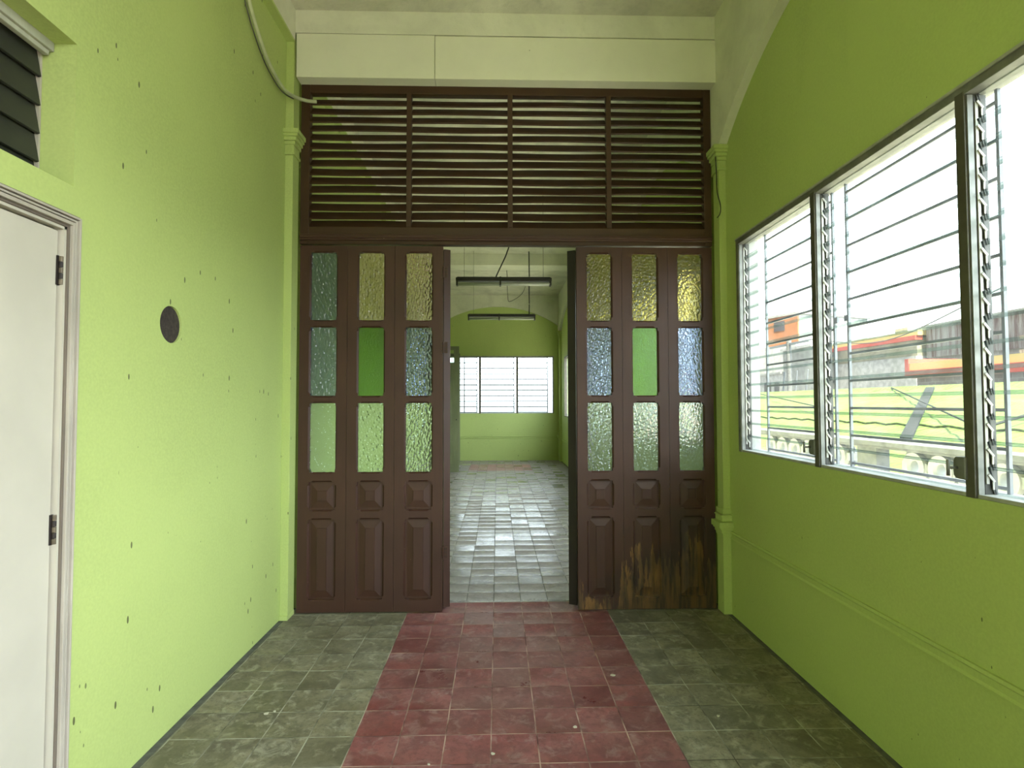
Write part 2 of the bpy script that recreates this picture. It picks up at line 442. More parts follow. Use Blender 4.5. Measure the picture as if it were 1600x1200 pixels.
# ------------------------------------------------------------------ the room
LW, RW, PY, FY, BY, CZ = -1.475, 1.625, 3.95, 14.25, -3.2, 4.24
WZ0, WZ1 = 1.138, 2.575
BAYS = [(-3.1, -.1), (1.31, 3.70), (4.40, 6.79), (7.55, 9.94), (11.0, 13.39)]     # right wall openings: an unseen one added for light, then the windows

# floor
m = MB()
def quad(m, x0, x1, y0, y1, mi, z=0): m.add([(x0, y0, z), (x1, y0, z), (x1, y1, z), (x0, y1, z)], [(0, 1, 2, 3)], mi)
XL, XR = LW - .2, RW + .14
RY = 3.73 + .2035 * 2
quad(m, XL, LW + .035, BY, FY, 4); quad(m, LW + .035, -.63, BY, RY, 0); quad(m, -.63, .775, BY, RY, 1); quad(m, .775, RW - .03, BY, RY, 0); quad(m, RW - .03, XR, BY, FY, 4)
RF0, RF1 = 3.73 + .2035 * 41, 3.73 + .2035 * 47
quad(m, LW + .035, RW - .03, RY, RF0, 2)
quad(m, LW + .035, -.63, RF0, RF1, 2); quad(m, -.63, .775, RF0, RF1, 3); quad(m, .775, RW - .03, RF0, RF1, 2)
quad(m, LW + .035, RW - .03, RF1, FY + .2, 2)
m.box((XL, BY - .2, -.2), (XR, FY + .2, -.002), 4)
fl = m.build('floor', [M['tile_grey'], M['tile_red'], M['tile_far'], M['tile_far_red'], M['screed']])
tag(fl, 'worn square cement tile floor, grey with a red strip down the middle', 'floor', kind='structure')

# ceiling with cross beams
m = MB(); m.box((XL, BY - .2, CZ), (XR, FY + .2, CZ + .2))
tag(m.build('ceiling', M['ceiling']), 'stained rough cream plaster ceiling', 'ceiling', kind='structure')
m = MB(); m.box((LW + .055, 10.24, 4.03), (1.565, 10.64, CZ))
tag(m.build('trim_1', M['plaster']), 'cream ceiling beam crossing the far room above the lamps', 'beam', kind='structure')
m = MB(); m.box((LW + .055, 3.86, 4.075), (1.57, 4.06, CZ))
tag(m.build('trim_2', M['plaster']), 'rough cream plaster strip above the board over the brown louvres', 'wall strip', kind='structure')
m = MB(); m.box((-1.41, 3.858, 3.757), (-.442, 4.0, 4.07)); m.box((-.439, 3.858, 3.757), (1.575, 4.0, 4.066))
tag(m.build('trim_3', M['fascia'], bevel=.002), 'smooth cream fascia board above the brown louvres', 'fascia board', kind='structure')

# left wall with door, high louvre opening and round hole
DY, DZ = 1.905, 2.055                 # door slab right edge / top
HC, HR = (2.54, 1.822), .084          # round hole
holes = [(1.02, DY + .012, -1, DZ + .012), (.95, 1.947, 2.222, 2.727), (HC[0] - .2, HC[0] + .2, HC[1] - .2, HC[1] + .2), (12.0, 13.3, -1, 2.66), (-2.9, .7, -1, 3.3)]  # last opening leads to the added dark box
m = wall_grid(BY, FY, 0, CZ, holes, LW - .2, LW, 'x')
n = 48; ring = []; sq = []
for k in range(n):
    a = 2 * math.pi * (k + .5) / n; c, s_ = math.cos(a), math.sin(a); q = .2 / max(abs(c), abs(s_))
    ring.append((HC[0] + HR * c, HC[1] + HR * s_)); sq.append((HC[0] + q * c, HC[1] + q * s_))
cs = [(HC[0] + .2 * i, HC[1] + .2 * j) for i, j in ((1, 1), (-1, 1), (-1, -1), (1, -1))]
for k in range(n):
    k2 = (k + 1) % n; a, b = sq[k], sq[k2]; poly = [a]
    for cpt in cs:
        if (abs(a[0] - cpt[0]) < 1e-6 and abs(b[1] - cpt[1]) < 1e-6) or (abs(a[1] - cpt[1]) < 1e-6 and abs(b[0] - cpt[0]) < 1e-6):
            if abs(a[0] - b[0]) > 1e-6 and abs(a[1] - b[1]) > 1e-6: poly.append(cpt)
    poly += [b, ring[k2], ring[k]]
    m.add([(LW, u, v) for u, v in poly], [tuple(range(len(poly)))])
    m.add([(LW, *ring[k]), (LW, *ring[k2]), (LW - .2, *ring[k2]), (LW - .2, *ring[k])], [(0, 1, 2, 3)])
m.box((LW - .22, BY, 0), (LW - .205, 11.9, CZ))
wl = m.build('wall_left', M['green'])
tag(wl, 'bright lime green plaster wall with a white door and a round hole', 'wall', kind='structure')
def disc(name, c, r, x0, x1, mat, n=40):
    m = MB(); m.prism([(c[0] + r * math.cos(2 * math.pi * k / n), c[1] + r * math.sin(2 * math.pi * k / n)) for k in range(n)], 'x', x0, x1)
    return m.build(name, mat)
tag(disc('wall_hole_plug', HC, HR - .0005, LW - .06, LW - .010, M['hole_dark']), 'round dark brown plug set in the hole in the left green wall', 'plug')

# left pilaster and top beam (5.5 cm proud of the panel)
def pilaster_left(m, y0, y1):
    m.box((LW, y0, 0), (LW + .055, y1, 4.0))
def capital(m, x0, x1, y0, y1, zt, s=1):
    """stepped capital around a pilaster: abacus, cyma, band with two slots, astragal. x0 = wall side, x1 = proud side"""
    sg = 1 if x1 > x0 else -1
    for za, zb, o in ((zt - .03, zt, .05), (zt - .05, zt - .03, .042), (zt - .075, zt - .05, .03), (zt - .10, zt - .075, .018), (zt - .155, zt - .10, .008), (zt - .17, zt - .155, .014)):
        m.box((x0, y0 - o, za), (x1 + sg * o, y1 + o, zb))
    for k in range(2):
        xc = x0 + (x1 - x0) * (.35 + .4 * k)
        m.box((xc - .006, y0 - .0125, zt - .15), (xc + .006, y0 - .008, zt - .107))
m = MB()
for y0, y1 in ((3.845, 3.958),): pilaster_left(m, y0, y1)
capital(m, LW, LW + .055, 3.845, 3.94, 3.362)
m.box((LW, 3.83, 0), (LW + .058, 3.958, .03))
tag(m.build('trim_4', M['green'], bevel=.003), 'slim green pilaster with a moulded capital against the left end of the brown doors', 'pilaster', kind='structure')
m = MB(); m.box((LW, BY, 4.018), (LW + .055, 3.86, CZ)); m.box((LW, 4.1, 4.018), (LW + .055, FY, CZ)); m.box((LW, BY, 4.0), (LW + .056, 3.86, 4.018), 1); m.box((LW, 4.1, 4.0), (LW + .056, FY, 4.018), 1)
tag(m.build('trim_5', [M['plaster'], M['green']]), 'cream beam along the top of the left green wall', 'beam', kind='structure')
m = MB()
for y0, y1 in ((4.06, 4.2), (7.05, 7.3), (10.24, 10.64), (13.95, 14.25)):
    pilaster_left(m, y0, y1); capital(m, LW, LW + .055, y0, y1, 3.362)
tag(m.build('trim_6', M['green']), 'green pilasters along the left side of the far room', 'pilaster', kind='structure')

# right wall, pilasters, arched spandrels, dado
holes = [(a, b, WZ0, WZ1) for a, b in BAYS[1:]] + [(*BAYS[0], -1, 3.9)]
m = wall_grid(BY, FY + .14, 0, CZ, holes, RW, RW + .14, 'x')
tag(m.build('wall_right', M['green_r']), 'shaded lime green plaster wall holding the glass louvre window', 'wall', kind='structure')
SPANS = [(1.17, 3.83), (4.22, 7.0), (7.35, 10.2), (10.7, 13.95)]
def arch_pts(y0, y1, zs, rise=.46, n=28):
    h = (y1 - y0) / 2; R = (h * h + rise * rise) / (2 * rise); yc = (y0 + y1) / 2; zc = zs + rise - R
    return [(yc + h * (2 * i / n - 1), zc + math.sqrt(max(0, R * R - (h * (2 * i / n - 1)) ** 2))) for i in range(n + 1)]
m = MB()
def spandrel(m, y0, y1, zs, rise, fn):
    pts = arch_pts(y0, y1, zs, rise); k = len(m.v)
    for i in range(len(pts) - 1):
        (a, za), (b, zb) = pts[i], pts[i + 1]
        m.add([fn(a, za, 0), fn(b, zb, 0), fn(b, CZ, 0), fn(a, CZ, 0)], [(0, 1, 2, 3)])
        m.add([fn(a, za, 0), fn(b, zb, 0), fn(b, zb, 1), fn(a, za, 1)], [(0, 1, 2, 3)])
fnr = lambda y, z, w: (1.565 + .06 * w, y, z)
edges = [1.0] + [e for s_ in SPANS for e in s_] + [FY]
for y0, y1 in SPANS: spandrel(m, y0, y1, 3.287, .459, fnr)
for i in range(0, len(edges), 2): m.box((1.565, edges[i], 3.285), (RW, edges[i + 1], CZ))
tag(m.build('trim_7', M['plaster']), 'cream arched spandrel above the green wall and louvre window', 'arch', kind='structure')
def pil_right(m, y0, y1):
    m.box((1.575, y0, .63), (RW, y1, 3.12)); m.box((1.568, y0 - .003, 0), (RW, y1 + .003, .55))
    capital(m, RW, 1.575, y0, y1, 3.285)
    for za, zb, o in ((.535, .56, .012), (.56, .585, .026), (.585, .60, .038), (.60, .64, .050), (.64, .675, .020), (.675, .685, .026), (.69, .725, .010)):
        m.box((1.575 - o, y0 - o, za), (RW, y1 + o, zb))
m = MB(); pil_right(m, 3.853, 3.955)
tag(m.build('trim_8', M['green_r'], bevel=.003), 'green pilaster with stepped pedestal against the right end of the brown doors', 'pilaster', kind='structure')
m = MB()
for i in range(0, len(edges), 2):
    if i == 2: m.box((1.575, 4.06, 0), (RW, 4.2, 3.285)); continue
    pil_right(m, edges[i] + (.0 if i else .1), edges[i + 1])
tag(m.build('trim_9', M['green_r']), 'green pilasters along the right side of the far room', 'pilaster', kind='structure')
m = MB()
for i, (y0, y1) in enumerate(SPANS):
    m.prism([(RW, .575), (RW - .010, .575), (RW - .013, .563), (RW - .006, .555), (RW - .006, .532), (RW - .012, .522), (RW, .518)], 'y', y0, y1)
tag(m.build('baseboard_right', M['green_r']), 'thin moulded green dado line along the right wall', 'dado', kind='structure')

# far wall with arch, dado and window opening
m = wall_grid(LW, RW + .14, 0, CZ, [(-1.40, 1.455, 1.2, 2.68)], FY, FY + .14, 'y')
tag(m.build('wall_far', M['green']), 'green end wall of the far room with a wide louvre window', 'wall', kind='structure')
m = MB(); fnf = lambda x, z, w: (x, FY - .06 + .06 * w, z)
pts = arch_pts(-1.60, 1.635, 3.41, .535)
for i in range(len(pts) - 1):
    (a, za), (b, zb) = pts[i], pts[i + 1]
    if b < LW: continue
    m.add([fnf(a, za, 0), fnf(b, zb, 0), fnf(b, CZ, 0), fnf(a, CZ, 0)], [(0, 1, 2, 3)]); m.add([fnf(a, za, 0), fnf(b, zb, 0), fnf(b, zb, 1), fnf(a, za, 1)], [(0, 1, 2, 3)])
m.box((1.56, FY - .06, 3.4), (RW, FY, CZ))
m.box((LW, FY - .075, 4.15), (RW, FY - .06, CZ))
tag(m.build('trim_10', M['plaster']), 'cream arched spandrel on the far room end wall', 'arch', kind='structure')
m = MB(); m.prism([(FY, .63), (FY - .016, .63), (FY - .02, .61), (FY - .01, .60), (FY - .01, .575), (FY - .018, .565), (FY, .56)], 'x', LW, 1.565)
m.box((1.55, FY - .07, .56), (RW, FY, .66)); m.box((1.575, FY - .05, 0), (RW, FY, 3.41))
tag(m.build('baseboard_far', M['green']), 'moulded green dado line along the far end wall', 'dado', kind='structure')
# back wall behind the viewer, with an unseen opening added for daylight
m = wall_grid(LW - .2, RW + .14, 0, CZ, [(-.5, .7, -1, 2.3)], BY - .15, BY, 'y')
tag(m.build('wall_back', M['green']), 'green wall behind the viewer with an unseen doorway added for daylight', 'wall', kind='structure')
# partition cheeks: nothing but the frame lets light through
# ------------------------------------------------------------------ folding doors
def leaf_meshes(wd, zt, zb, worn=False):
    """local: x 0..wd, y 0 (front) .. .04, z zb..zt ; returns the frame MB and the opening rects"""
    x0, x1 = .078 * wd / .336, wd - .078 * wd / .336
    rows = [(2.056, 2.54), (1.518, 2.004), (.980, 1.466), (.716, .912), (.096, .650)]
    TH, dp, e, cn = .04, .012, .010, .016
    m = MB(); bm = bmesh.new()
    def loop(pts, y):
        vs = [bm.verts.new((u, y, v)) for u, v in pts]
        return [bm.edges.new((vs[i], vs[(i + 1) % len(vs)])) for i in range(len(vs))]
    def outer12(a, b, c, d):          # opening outline, stepped out between its corners
        return [(a, c), (a + cn, c), (a + cn + e, c - e), (b - cn - e, c - e), (b - cn, c), (b, c), (b, c + cn), (b + e, c + cn + e), (b + e, d - cn - e), (b, d - cn), (b, d),
                (b - cn, d), (b - cn - e, d + e), (a + cn + e, d + e), (a + cn, d), (a, d), (a, d - cn), (a - e, d - cn - e), (a - e, c + cn + e), (a, c + cn)]
    def inner12(a, b, c, d):
        return [(a, c), (a + cn, c), (a + cn + e, c), (b - cn - e, c), (b - cn, c), (b, c), (b, c + cn), (b, c + cn + e), (b, d - cn - e), (b, d - cn), (b, d),
                (b - cn, d), (b - cn - e, d), (a + cn + e, d), (a + cn, d), (a, d), (a, d - cn), (a, d - cn - e), (a, c + cn + e), (a, c + cn)]
    for y in (0, TH):
        ed = loop([(0, zb), (wd, zb), (wd, zt), (0, zt)], y)
        for c, d in rows: ed += loop(outer12(x0, x1, c, d), y)
        bmesh.ops.triangle_fill(bm, use_beauty=True, edges=ed)
    bm.verts.index_update()
    m.add([tuple(v.co) for v in bm.verts], [tuple(v.index for v in f.verts) for f in bm.faces]); bm.free()
    for (a, b), (c, d) in ((((0, zb), (wd, zb))), ((wd, zb), (wd, zt)), ((wd, zt), (0, zt)), ((0, zt), (0, zb))):
        m.add([(a, 0, b), (c, 0, d), (c, TH, d), (a, TH, b)], [(0, 1, 2, 3)])
    for c, d in rows:
        po, pi = outer12(x0, x1, c, d), inner12(x0, x1, c, d); n = len(po)
        for ya, yb in ((0, dp), (TH, TH - dp)):
            for i in range(n):
                j = (i + 1) % n
                m.add([(po[i][0], ya, po[i][1]), (po[j][0], ya, po[j][1]), (pi[j][0], yb, pi[j][1]), (pi[i][0], yb, pi[i][1])], [(0, 1, 2, 3)])
        for i in range(n):
            j = (i + 1) % n
            m.add([(pi[i][0], dp, pi[i][1]), (pi[j][0], dp, pi[j][1]), (pi[j][0], TH - dp, pi[j][1]), (pi[i][0], TH - dp, pi[i][1])], [(0, 1, 2, 3)])
    # seams where the rails meet the stiles
    return m, x0, x1, rows
def raised_panel(x0, x1, c, d, fx, fz):
    """fielded panel: recessed border rising to a flat field"""
    m = MB(); y0, y1, yb = .018, .006, .030
    q = [(x0, c), (x1, c), (x1, d), (x0, d)]; r = [(x0 + .012, c + .012), (x1 - .012, c + .012), (x1 - .012, d - .012), (x0 + .012, d - .012)]
    s_ = [(x0 + fx, c + fz), (x1 - fx, c + fz), (x1 - fx, d - fz), (x0 + fx, d - fz)]; s2 = [(x0 + fx + .002, c + fz + .002), (x1 - fx - .002, c + fz + .002), (x1 - fx - .002, d - fz - .002), (x0 + fx + .002, d - fz - .002)]
    L = [(q, yb), (q, y0), (r, y0), (s_, y1 + .004), (s2, y1)]
    for (pa, ya), (pb, yb_) in zip(L, L[1:]):
        for i in range(4):
            j = (i + 1) % 4
            m.add([(pa[i][0], ya, pa[i][1]), (pa[j][0], ya, pa[j][1]), (pb[j][0], yb_, pb[j][1]), (pb[i][0], yb_, pb[i][1])], [(0, 1, 2, 3)])
    m.add([(u, y1, v) for u, v in s2], [(0, 1, 2, 3)]); m.add([(u, yb, v) for u, v in q], [(3, 2, 1, 0)])
    return m
def glass_pane(x0, x1, c, d, seed, cell=.0165, amp=.0016):
    """pane with a hammered front: a jittered field of little lens bumps"""
    rnd = random.Random(seed); m = MB(); st = .0034
    nx = max(2, int((x1 - x0) / st)); nz = max(2, int((d - c) / st)); ang = rnd.uniform(-.5, .5)
    ca, sa = math.cos(ang), math.sin(ang); K = {}
    def centre(i, j):
        if (i, j) not in K: K[(i, j)] = (i + .5 + rnd.uniform(-.36, .36), j + .5 + rnd.uniform(-.36, .36), rnd.uniform(.6, 1.25))
        return K[(i, j)]
    vs = []
    for j in range(nz + 1):
        for i in range(nx + 1):
            x = x0 + (x1 - x0) * i / nx; z = c + (d - c) * j / nz
            u, v = (x * ca + z * sa) / cell, (-x * sa + z * ca) / (cell * 1.35); iu, iv = math.floor(u), math.floor(v); best = 9; w = 1
            for a in (-1, 0, 1):
                for b in (-1, 0, 1):
                    q = centre(iu + a, iv + b); dd = (u - q[0]) ** 2 + (v - q[1]) ** 2
                    if dd < best: best = dd; w = q[2]
            vs.append((x, .0165 - amp * w * max(0, 1 - best * 1.6), z))
    fs = [(j * (nx + 1) + i, j * (nx + 1) + i + 1, (j + 1) * (nx + 1) + i + 1, (j + 1) * (nx + 1) + i) for j in range(nz) for i in range(nx)]
    m.add(vs, fs, 0); n0 = len(m.v)
    m.add([(x0, .023, c), (x1, .023, c), (x1, .023, d), (x0, .023, d)], [(3, 2, 1, 0)], 1)
    return m
def leaf(loc, rz, wd, glass, label, worn=False, zt=2.588, zb=.008, edge=None):
    root = empty('folding_door_leaf', loc, rz); mat = M['brown_worn'] if worn else M['brown']
    fr, x0, x1, rows = leaf_meshes(wd, zt, zb)
    fr.build('frame', mat, root)
    for (c, d), g in zip(rows[:3], glass):
        gp = glass_pane(x0 - .002, x1 + .002, c - .002, d + .002, int(1000 * (loc[0] + 3) + 10 * c), .010 if g == 'g_green' else .0165, .0014 if g == 'g_green' else .0060).build_raw('glass_pane', [M[g], M['g_back']], root)
        gp['label'] = {'g_blue': 'blue grey hammered glass', 'g_amber': 'amber hammered glass', 'g_gold': 'yellow amber hammered glass', 'g_green': 'vivid green hammered glass', 'g_pale': 'pale green hammered glass'}[g]
    raised_panel(x0, x1, *rows[3], .055, .062).build('square_panel', mat, root)
    raised_panel(x0, x1, *rows[4], .055, .060).build('tall_panel', mat, root)
    return tag(root, label, 'door', 'stained glass folding door leaves', 'thing')
def hinge(parent, x, y, zc, h=.075):
    m = MB(); m.box((x - .024, y - .002, zc - h / 2), (x + .024, y + .0015, zc + h / 2)); m.tube([(x, y - .005, zc - h / 2), (x, y - .005, zc + h / 2)], .006, 10)
    for sx in (-.015, .015):
        for sz in (-.025, 0, .025): m.box((x + sx - .003, y - .004, zc + sz - .003), (x + sx + .003, y, zc + sz + .003), 1)
    m.build('hinge', [M['brown_dark'], M['brass']], parent)
LE = [(-1.400, .335, ('g_blue', 'g_blue', 'g_pale'), 'folding door leaf against the bright green pilaster, two blue panes over a pale green one'),
      (-1.063, .333, ('g_amber', 'g_green', 'g_pale'), 'folding door leaf with amber over vivid green panes, middle of the bright wall side'),
      (-.728, .340, ('g_amber', 'g_blue', 'g_pale'), 'folding door leaf edging the opening on the bright wall side, amber over blue grey panes')]
RE = [(.570, .326, ('g_gold', 'g_blue', 'g_pale'), 'folding door leaf edging the opening on the window side, shadowed gold over blue grey panes'),
      (.898, .332, ('g_gold', 'g_green', 'g_pale'), 'folding door leaf with gold over green panes and peeled foot, middle of the window side'),
      (1.232, .323, ('g_gold', 'g_blue', 'g_pale'), 'folding door leaf by the dark green pilaster, badly peeled foot, gold over blue panes')]
leaves = []
for x, w_, g, lb in LE: leaves.append(leaf((x, PY, 0), 0, w_, g, lb))
for x, w_, g, lb in RE: leaves.append(leaf((x, PY, 0), 0, w_, g, lb, True))
for r, x in ((leaves[0], .335), ):
    pass
# the two end leaves folded back into the far room, only their edge stiles show
fl4 = leaf((-.342, 4.012, 0), math.radians(113), .34, ('g_amber', 'g_blue', 'g_pale'), 'folded back end leaf on the bright wall side, only its hinged brown edge showing', zt=2.578, zb=.018)
fr4 = leaf((.566, 4.004, 0), math.radians(64), .33, ('g_gold', 'g_blue', 'g_pale'), 'folded back end leaf on the window side, only its black edge showing', zt=2.578, zb=.022)
for zc in (2.40, 1.86, .42):
    m = MB(); m.box((-.402, 3.944, zc - .04), (-.352, 3.949, zc + .04)); m.tube([(-.383, 3.944, zc - .04), (-.383, 3.944, zc + .04)], .006, 10)
    for sx in (-.394, -.368, -.358):
        for sz in (-.025, 0.0, .025): m.box((sx - .003, 3.941, zc + sz - .003), (sx + .003, 3.945, zc + sz + .003), 1)
    o = m.build('hinge', [M['brown'], M['brown_dark']]); o.parent = leaves[2]; o.matrix_parent_inverse = Matrix.Translation(-Vector(leaves[2].location))
# edge stile of the folded leaves (rebated edge)
m = MB(); m.box((-.002, -.002, .018), (0.006, .047, 2.578)); m.build('edge_strip', M['brown'], fl4)
m = MB(); m.box((-.006, -.004, .022), (.002, .056, 2.578)); m.build('edge_strip', M['brown_dark'], fr4)['label'] = 'black edge'  # near-black strip covers the edge of the right folded leaf

# ------------------------------------------------------------------ louvred transom
tr = empty('louvred_transom', (0, PY, 0))
tag(tr, 'wide dark brown louvred wooden transom above the folding doors', 'louvres', kind='thing')
TX0, TX1, TZ0, TZ1 = -1.405, 1.560, 2.725, 3.70
m = MB()
m.box((TX0, 0, 2.60), (-1.342, .06, 3.757)); m.box((1.507, 0, 2.60), (TX1, .06, 3.757))
m.box((-1.342, 0, TZ1 - .003), (1.507, .06, 3.757)); m.box((-1.342, 0, 2.60), (1.507, .06, TZ0))
m.build('frame', M['brown_slat'], tr, bevel=.003)
m = MB(); m.box((TX0 + .005, -.018, 2.625), (TX1 - .005, 0, 2.668)); m.box((TX0 + .005, -.026, 2.640), (TX1 - .005, -.018, 2.655))
m.build('rail_moulding', M['brown'], tr, bevel=.004)
mx = [-.634, .094, .810]
for x in mx:
    m = MB(); m.box((x - .018, -.006, TZ0), (x + .018, .05, TZ1)); m.build('mullion', M['brown_slat'], tr, bevel=.003)
xs = [-1.342] + mx + [1.507]
for k in range(4):
    a = xs[k] + (.018 if k else 0); b = xs[k + 1] - (.018 if k < 3 else 0)
    for i in range(15):
        z = 3.648 - .0638 * i
        m = MB(); q = math.radians(47); d, t_ = .088, .011
        sag = .004 * math.sin(i * 1.7 + k * 2.1)
        cx_, sx_ = math.cos(q), math.sin(q)
        prof = [(-.030, -.035), (-.030 + t_ * sx_, -.035 - t_ * cx_), (-.030 + t_ * sx_ + d * cx_, -.035 - t_ * cx_ + d * sx_), (-.030 + d * cx_, -.035 + d * sx_)]
        prof = [(u + .032, v + z + .003) for u, v in prof]
        n = 6; P = []
        for j in range(n + 1):
            xx = a + (b - a) * j / n; dz = sag * (1 - (2 * j / n - 1) ** 2)
            P.append([(xx, u, v - dz) for u, v in prof])
        vs = [p for r in P for p in r]; fs = [(3, 2, 1, 0), tuple(4 * n + j for j in range(4))]
        for j in range(n):
            for e in range(4): fs.append((4 * j + e, 4 * j + (e + 1) % 4, 4 * j + 4 + (e + 1) % 4, 4 * j + 4 + e))
        m.add(vs, fs); m.build('slat', M['brown_slat'], tr)

# ------------------------------------------------------------------ windows
def louvre_window(name, loc, rz, wid, hgt, panels, nb, detail, label):
    """local x along the wall (from its left end seen from indoors), y outward, z up"""
    root = empty(name, loc, rz); tag(root, label, 'window', kind='structure')
    D = .07
    m = MB()
    m.box((0, -.004, hgt - .042), (wid, D, hgt), 0); m.box((0, -.010, hgt - .012), (wid, -.004, hgt), 1); m.box((0, .004, 0), (wid, D, .014), 2)
    m.box((0, -.003, 0), (.038, .012, hgt - .042), 0); m.box((wid - .038, -.003, 0), (wid, .012, hgt - .042), 0)
    m.box((0, .012, .014), (.010, D, hgt - .042), 1); m.box((wid - .010, .012, .014), (wid, D, hgt - .042), 1)
    m.build('frame', [M['alu'], M['alu_light'], M['sill']], root, bevel=.0015)
    xs_ = []
    for i, (a, b) in enumerate(panels):
        xs_.append((a, b))
        if i:
            p = panels[i - 1][1]
            m = MB(); m.box((p, -.006, 0), (a, .022, hgt - .03)); m.box((p + .004, .022, 0), (a - .004, D, hgt - .03)); m.build('post', M['post'], root, bevel=.0015)
    H0, H1 = .016, hgt - .050; pitch = (H1 - H0) / nb; bh = pitch + .014; tilt = math.radians(13)
    for a, b in xs_:
        if detail:
            m = MB(); m.box((a, .002, .014), (a + .006, .022, hgt - .045), 0); m.box((a, .026, .014), (a + .004, D, hgt - .045), 2); m.box((a + .004, .028, .05), (a + .008, .038, hgt - .07), 1)
            ch = m.build('louvre_channel', [M['alu'], M['alu_light'], M['clip_dark']], root)
        for k in range(nb):
            zc = H0 + pitch * (k + .5)
            if detail:
                R_ = Matrix.Translation((0, .050, zc)) @ Matrix.Rotation(tilt, 4, 'X')
                m = MB(); m.box((a + .004, -.006, -bh / 2), (a + .008, .006, bh / 2), 0, R_)
                A = Matrix.Translation((a + .009, .034, zc + .022)) @ Matrix.Rotation(math.radians(-52), 4, 'X')
                m.box((0, -.002, -.004), (.004, .030, .004), 1, A); m.box((a + .009, .046, zc - .028), (a + .012, .052, zc + .002), 1)
                m.build('blade_clip', [M['clip_dark'], M['alu_light']], ch)
            R_ = Matrix.Translation((0, .050, zc)) @ Matrix.Rotation(tilt, 4, 'X')
            m = MB(); x0, x1, t2, h2 = a + .008, b - .008, .0025, bh / 2
            vs = [(x0, -t2, -h2), (x1, -t2, -h2), (x1, t2, -h2), (x0, t2, -h2), (x0, -t2, h2), (x1, -t2, h2), (x1, t2, h2), (x0, t2, h2)]
            zs = -h2 + .013
            m.add([(x0, -t2, zs), (x1, -t2, zs), (x1, -t2, h2), (x0, -t2, h2), (x0, t2, zs), (x1, t2, zs), (x1, t2, h2), (x0, t2, h2)], [(0, 1, 2, 3), (5, 4, 7, 6)], 0, R_)
            m.add([(x0, -t2, -h2), (x1, -t2, -h2), (x1, -t2, zs), (x0, -t2, zs), (x0, t2, -h2), (x1, t2, -h2), (x1, t2, zs), (x0, t2, zs)], [(0, 1, 2, 3), (5, 4, 7, 6)], 2, R_)
            m.add(vs, [(0, 3, 2, 1), (4, 5, 6, 7), (1, 2, 6, 5), (3, 0, 4, 7)], 1, R_)
            m.build('glass_blade', [M['pane'], M['glass_edge'], M['pane_grime']], root)
        if detail:
            m = MB(); hx, hz = b - .012, .098
            prof = [(hx - .028, hz - .026), (hx - .028, hz + .026), (hx - .018, hz + .038), (hx + .022, hz + .040), (hx + .022, hz - .040), (hx - .018, hz - .038)]
            m.prism(prof, 'y', -.016, .020); o = m.build('operator', M['handle'], root, bevel=.004)
            m = MB(); m.tube([(hx - .01, -.016, hz), (hx - .01, -.046, hz)], .005, 10); m.tube([(hx - .01, -.048, hz - .028), (hx - .01, -.048, hz + .028)], .0055, 10)
            m.build('handle', M['handle'], o, smooth=True)
    return root
def outer_reveal(root, wid, hgt):
    m = MB(); m.box((-.001, .071, -.001), (.012, .143, hgt)); m.box((wid - .012, .071, -.001), (wid + .001, .143, hgt)); m.box((.012, .071, hgt - .012), (wid - .012, .143, hgt + .001)); m.box((-.001, .071, -.001), (wid + .001, .16, .010))
    m.build('outer_reveal', M['sill'], root)
pan = [(.038, .900), (.938, 1.812), (1.850, 2.352)]
R90 = math.radians(-90)
w1 = louvre_window('window_1', (RW, 3.70, WZ0), R90, 2.39, WZ1 - WZ0, pan, 16, True, 'wide glass louvre window in the shaded green wall beside the viewer')
outer_reveal(w1, 2.39, WZ1 - WZ0)
farpan = [(.04, .927), (.983, 1.882), (1.938, 2.815)]
wf = louvre_window('window_2', (-1.40, FY, 1.2), 0, 2.855, 1.48, farpan, 12, False, 'bright glass louvre window in the far end wall')
def plain_window(name, y1, label):
    root = empty(name, (RW, y1, WZ0), R90); tag(root, label, 'window', kind='structure'); H = WZ1 - WZ0
    m = MB(); m.box((0, -.004, 0), (.04, .07, H)); m.box((2.35, -.004, 0), (2.39, .07, H)); m.box((.04, -.004, H - .04), (2.35, .07, H)); m.box((.04, .0, 0), (2.35, .07, .02))
    m.build('frame', M['post'], root)
    for x in (.90, 1.812):
        m = MB(); m.box((x, -.006, .02), (x + .038, .06, H - .04)); m.build('post', M['post'], root)
    for a, b in pan:
        m = MB(); m.box((a, .045, .02), (b, .051, H - .04)); m.build('pane', M['pane_clear'], root)
    return root
plain_window('window_3', BAYS[2][1], 'louvre window of the far room just past the brown doors')
plain_window('window_4', BAYS[3][1], 'louvre window in the middle of the far room right side')
plain_window('window_5', BAYS[4][1], 'louvre window of the far room beside its end wall')
for a, b in BAYS[1:]: portal('daylight_opening', (RW + .075, (a + b) / 2, (WZ0 + WZ1) / 2), PR, WZ1 - WZ0, b - a)
portal('daylight_opening', (RW + .075, sum(BAYS[0]) / 2, 1.95), PR, 3.9, BAYS[0][1] - BAYS[0][0])
portal('daylight_opening', (.03, FY + .075, 1.94), (math.radians(-90), 0, 0), 2.85, 1.48)
portal('daylight_opening', (.1, BY - .07, 1.15), (math.radians(90), 0, 0), 1.2, 2.3)

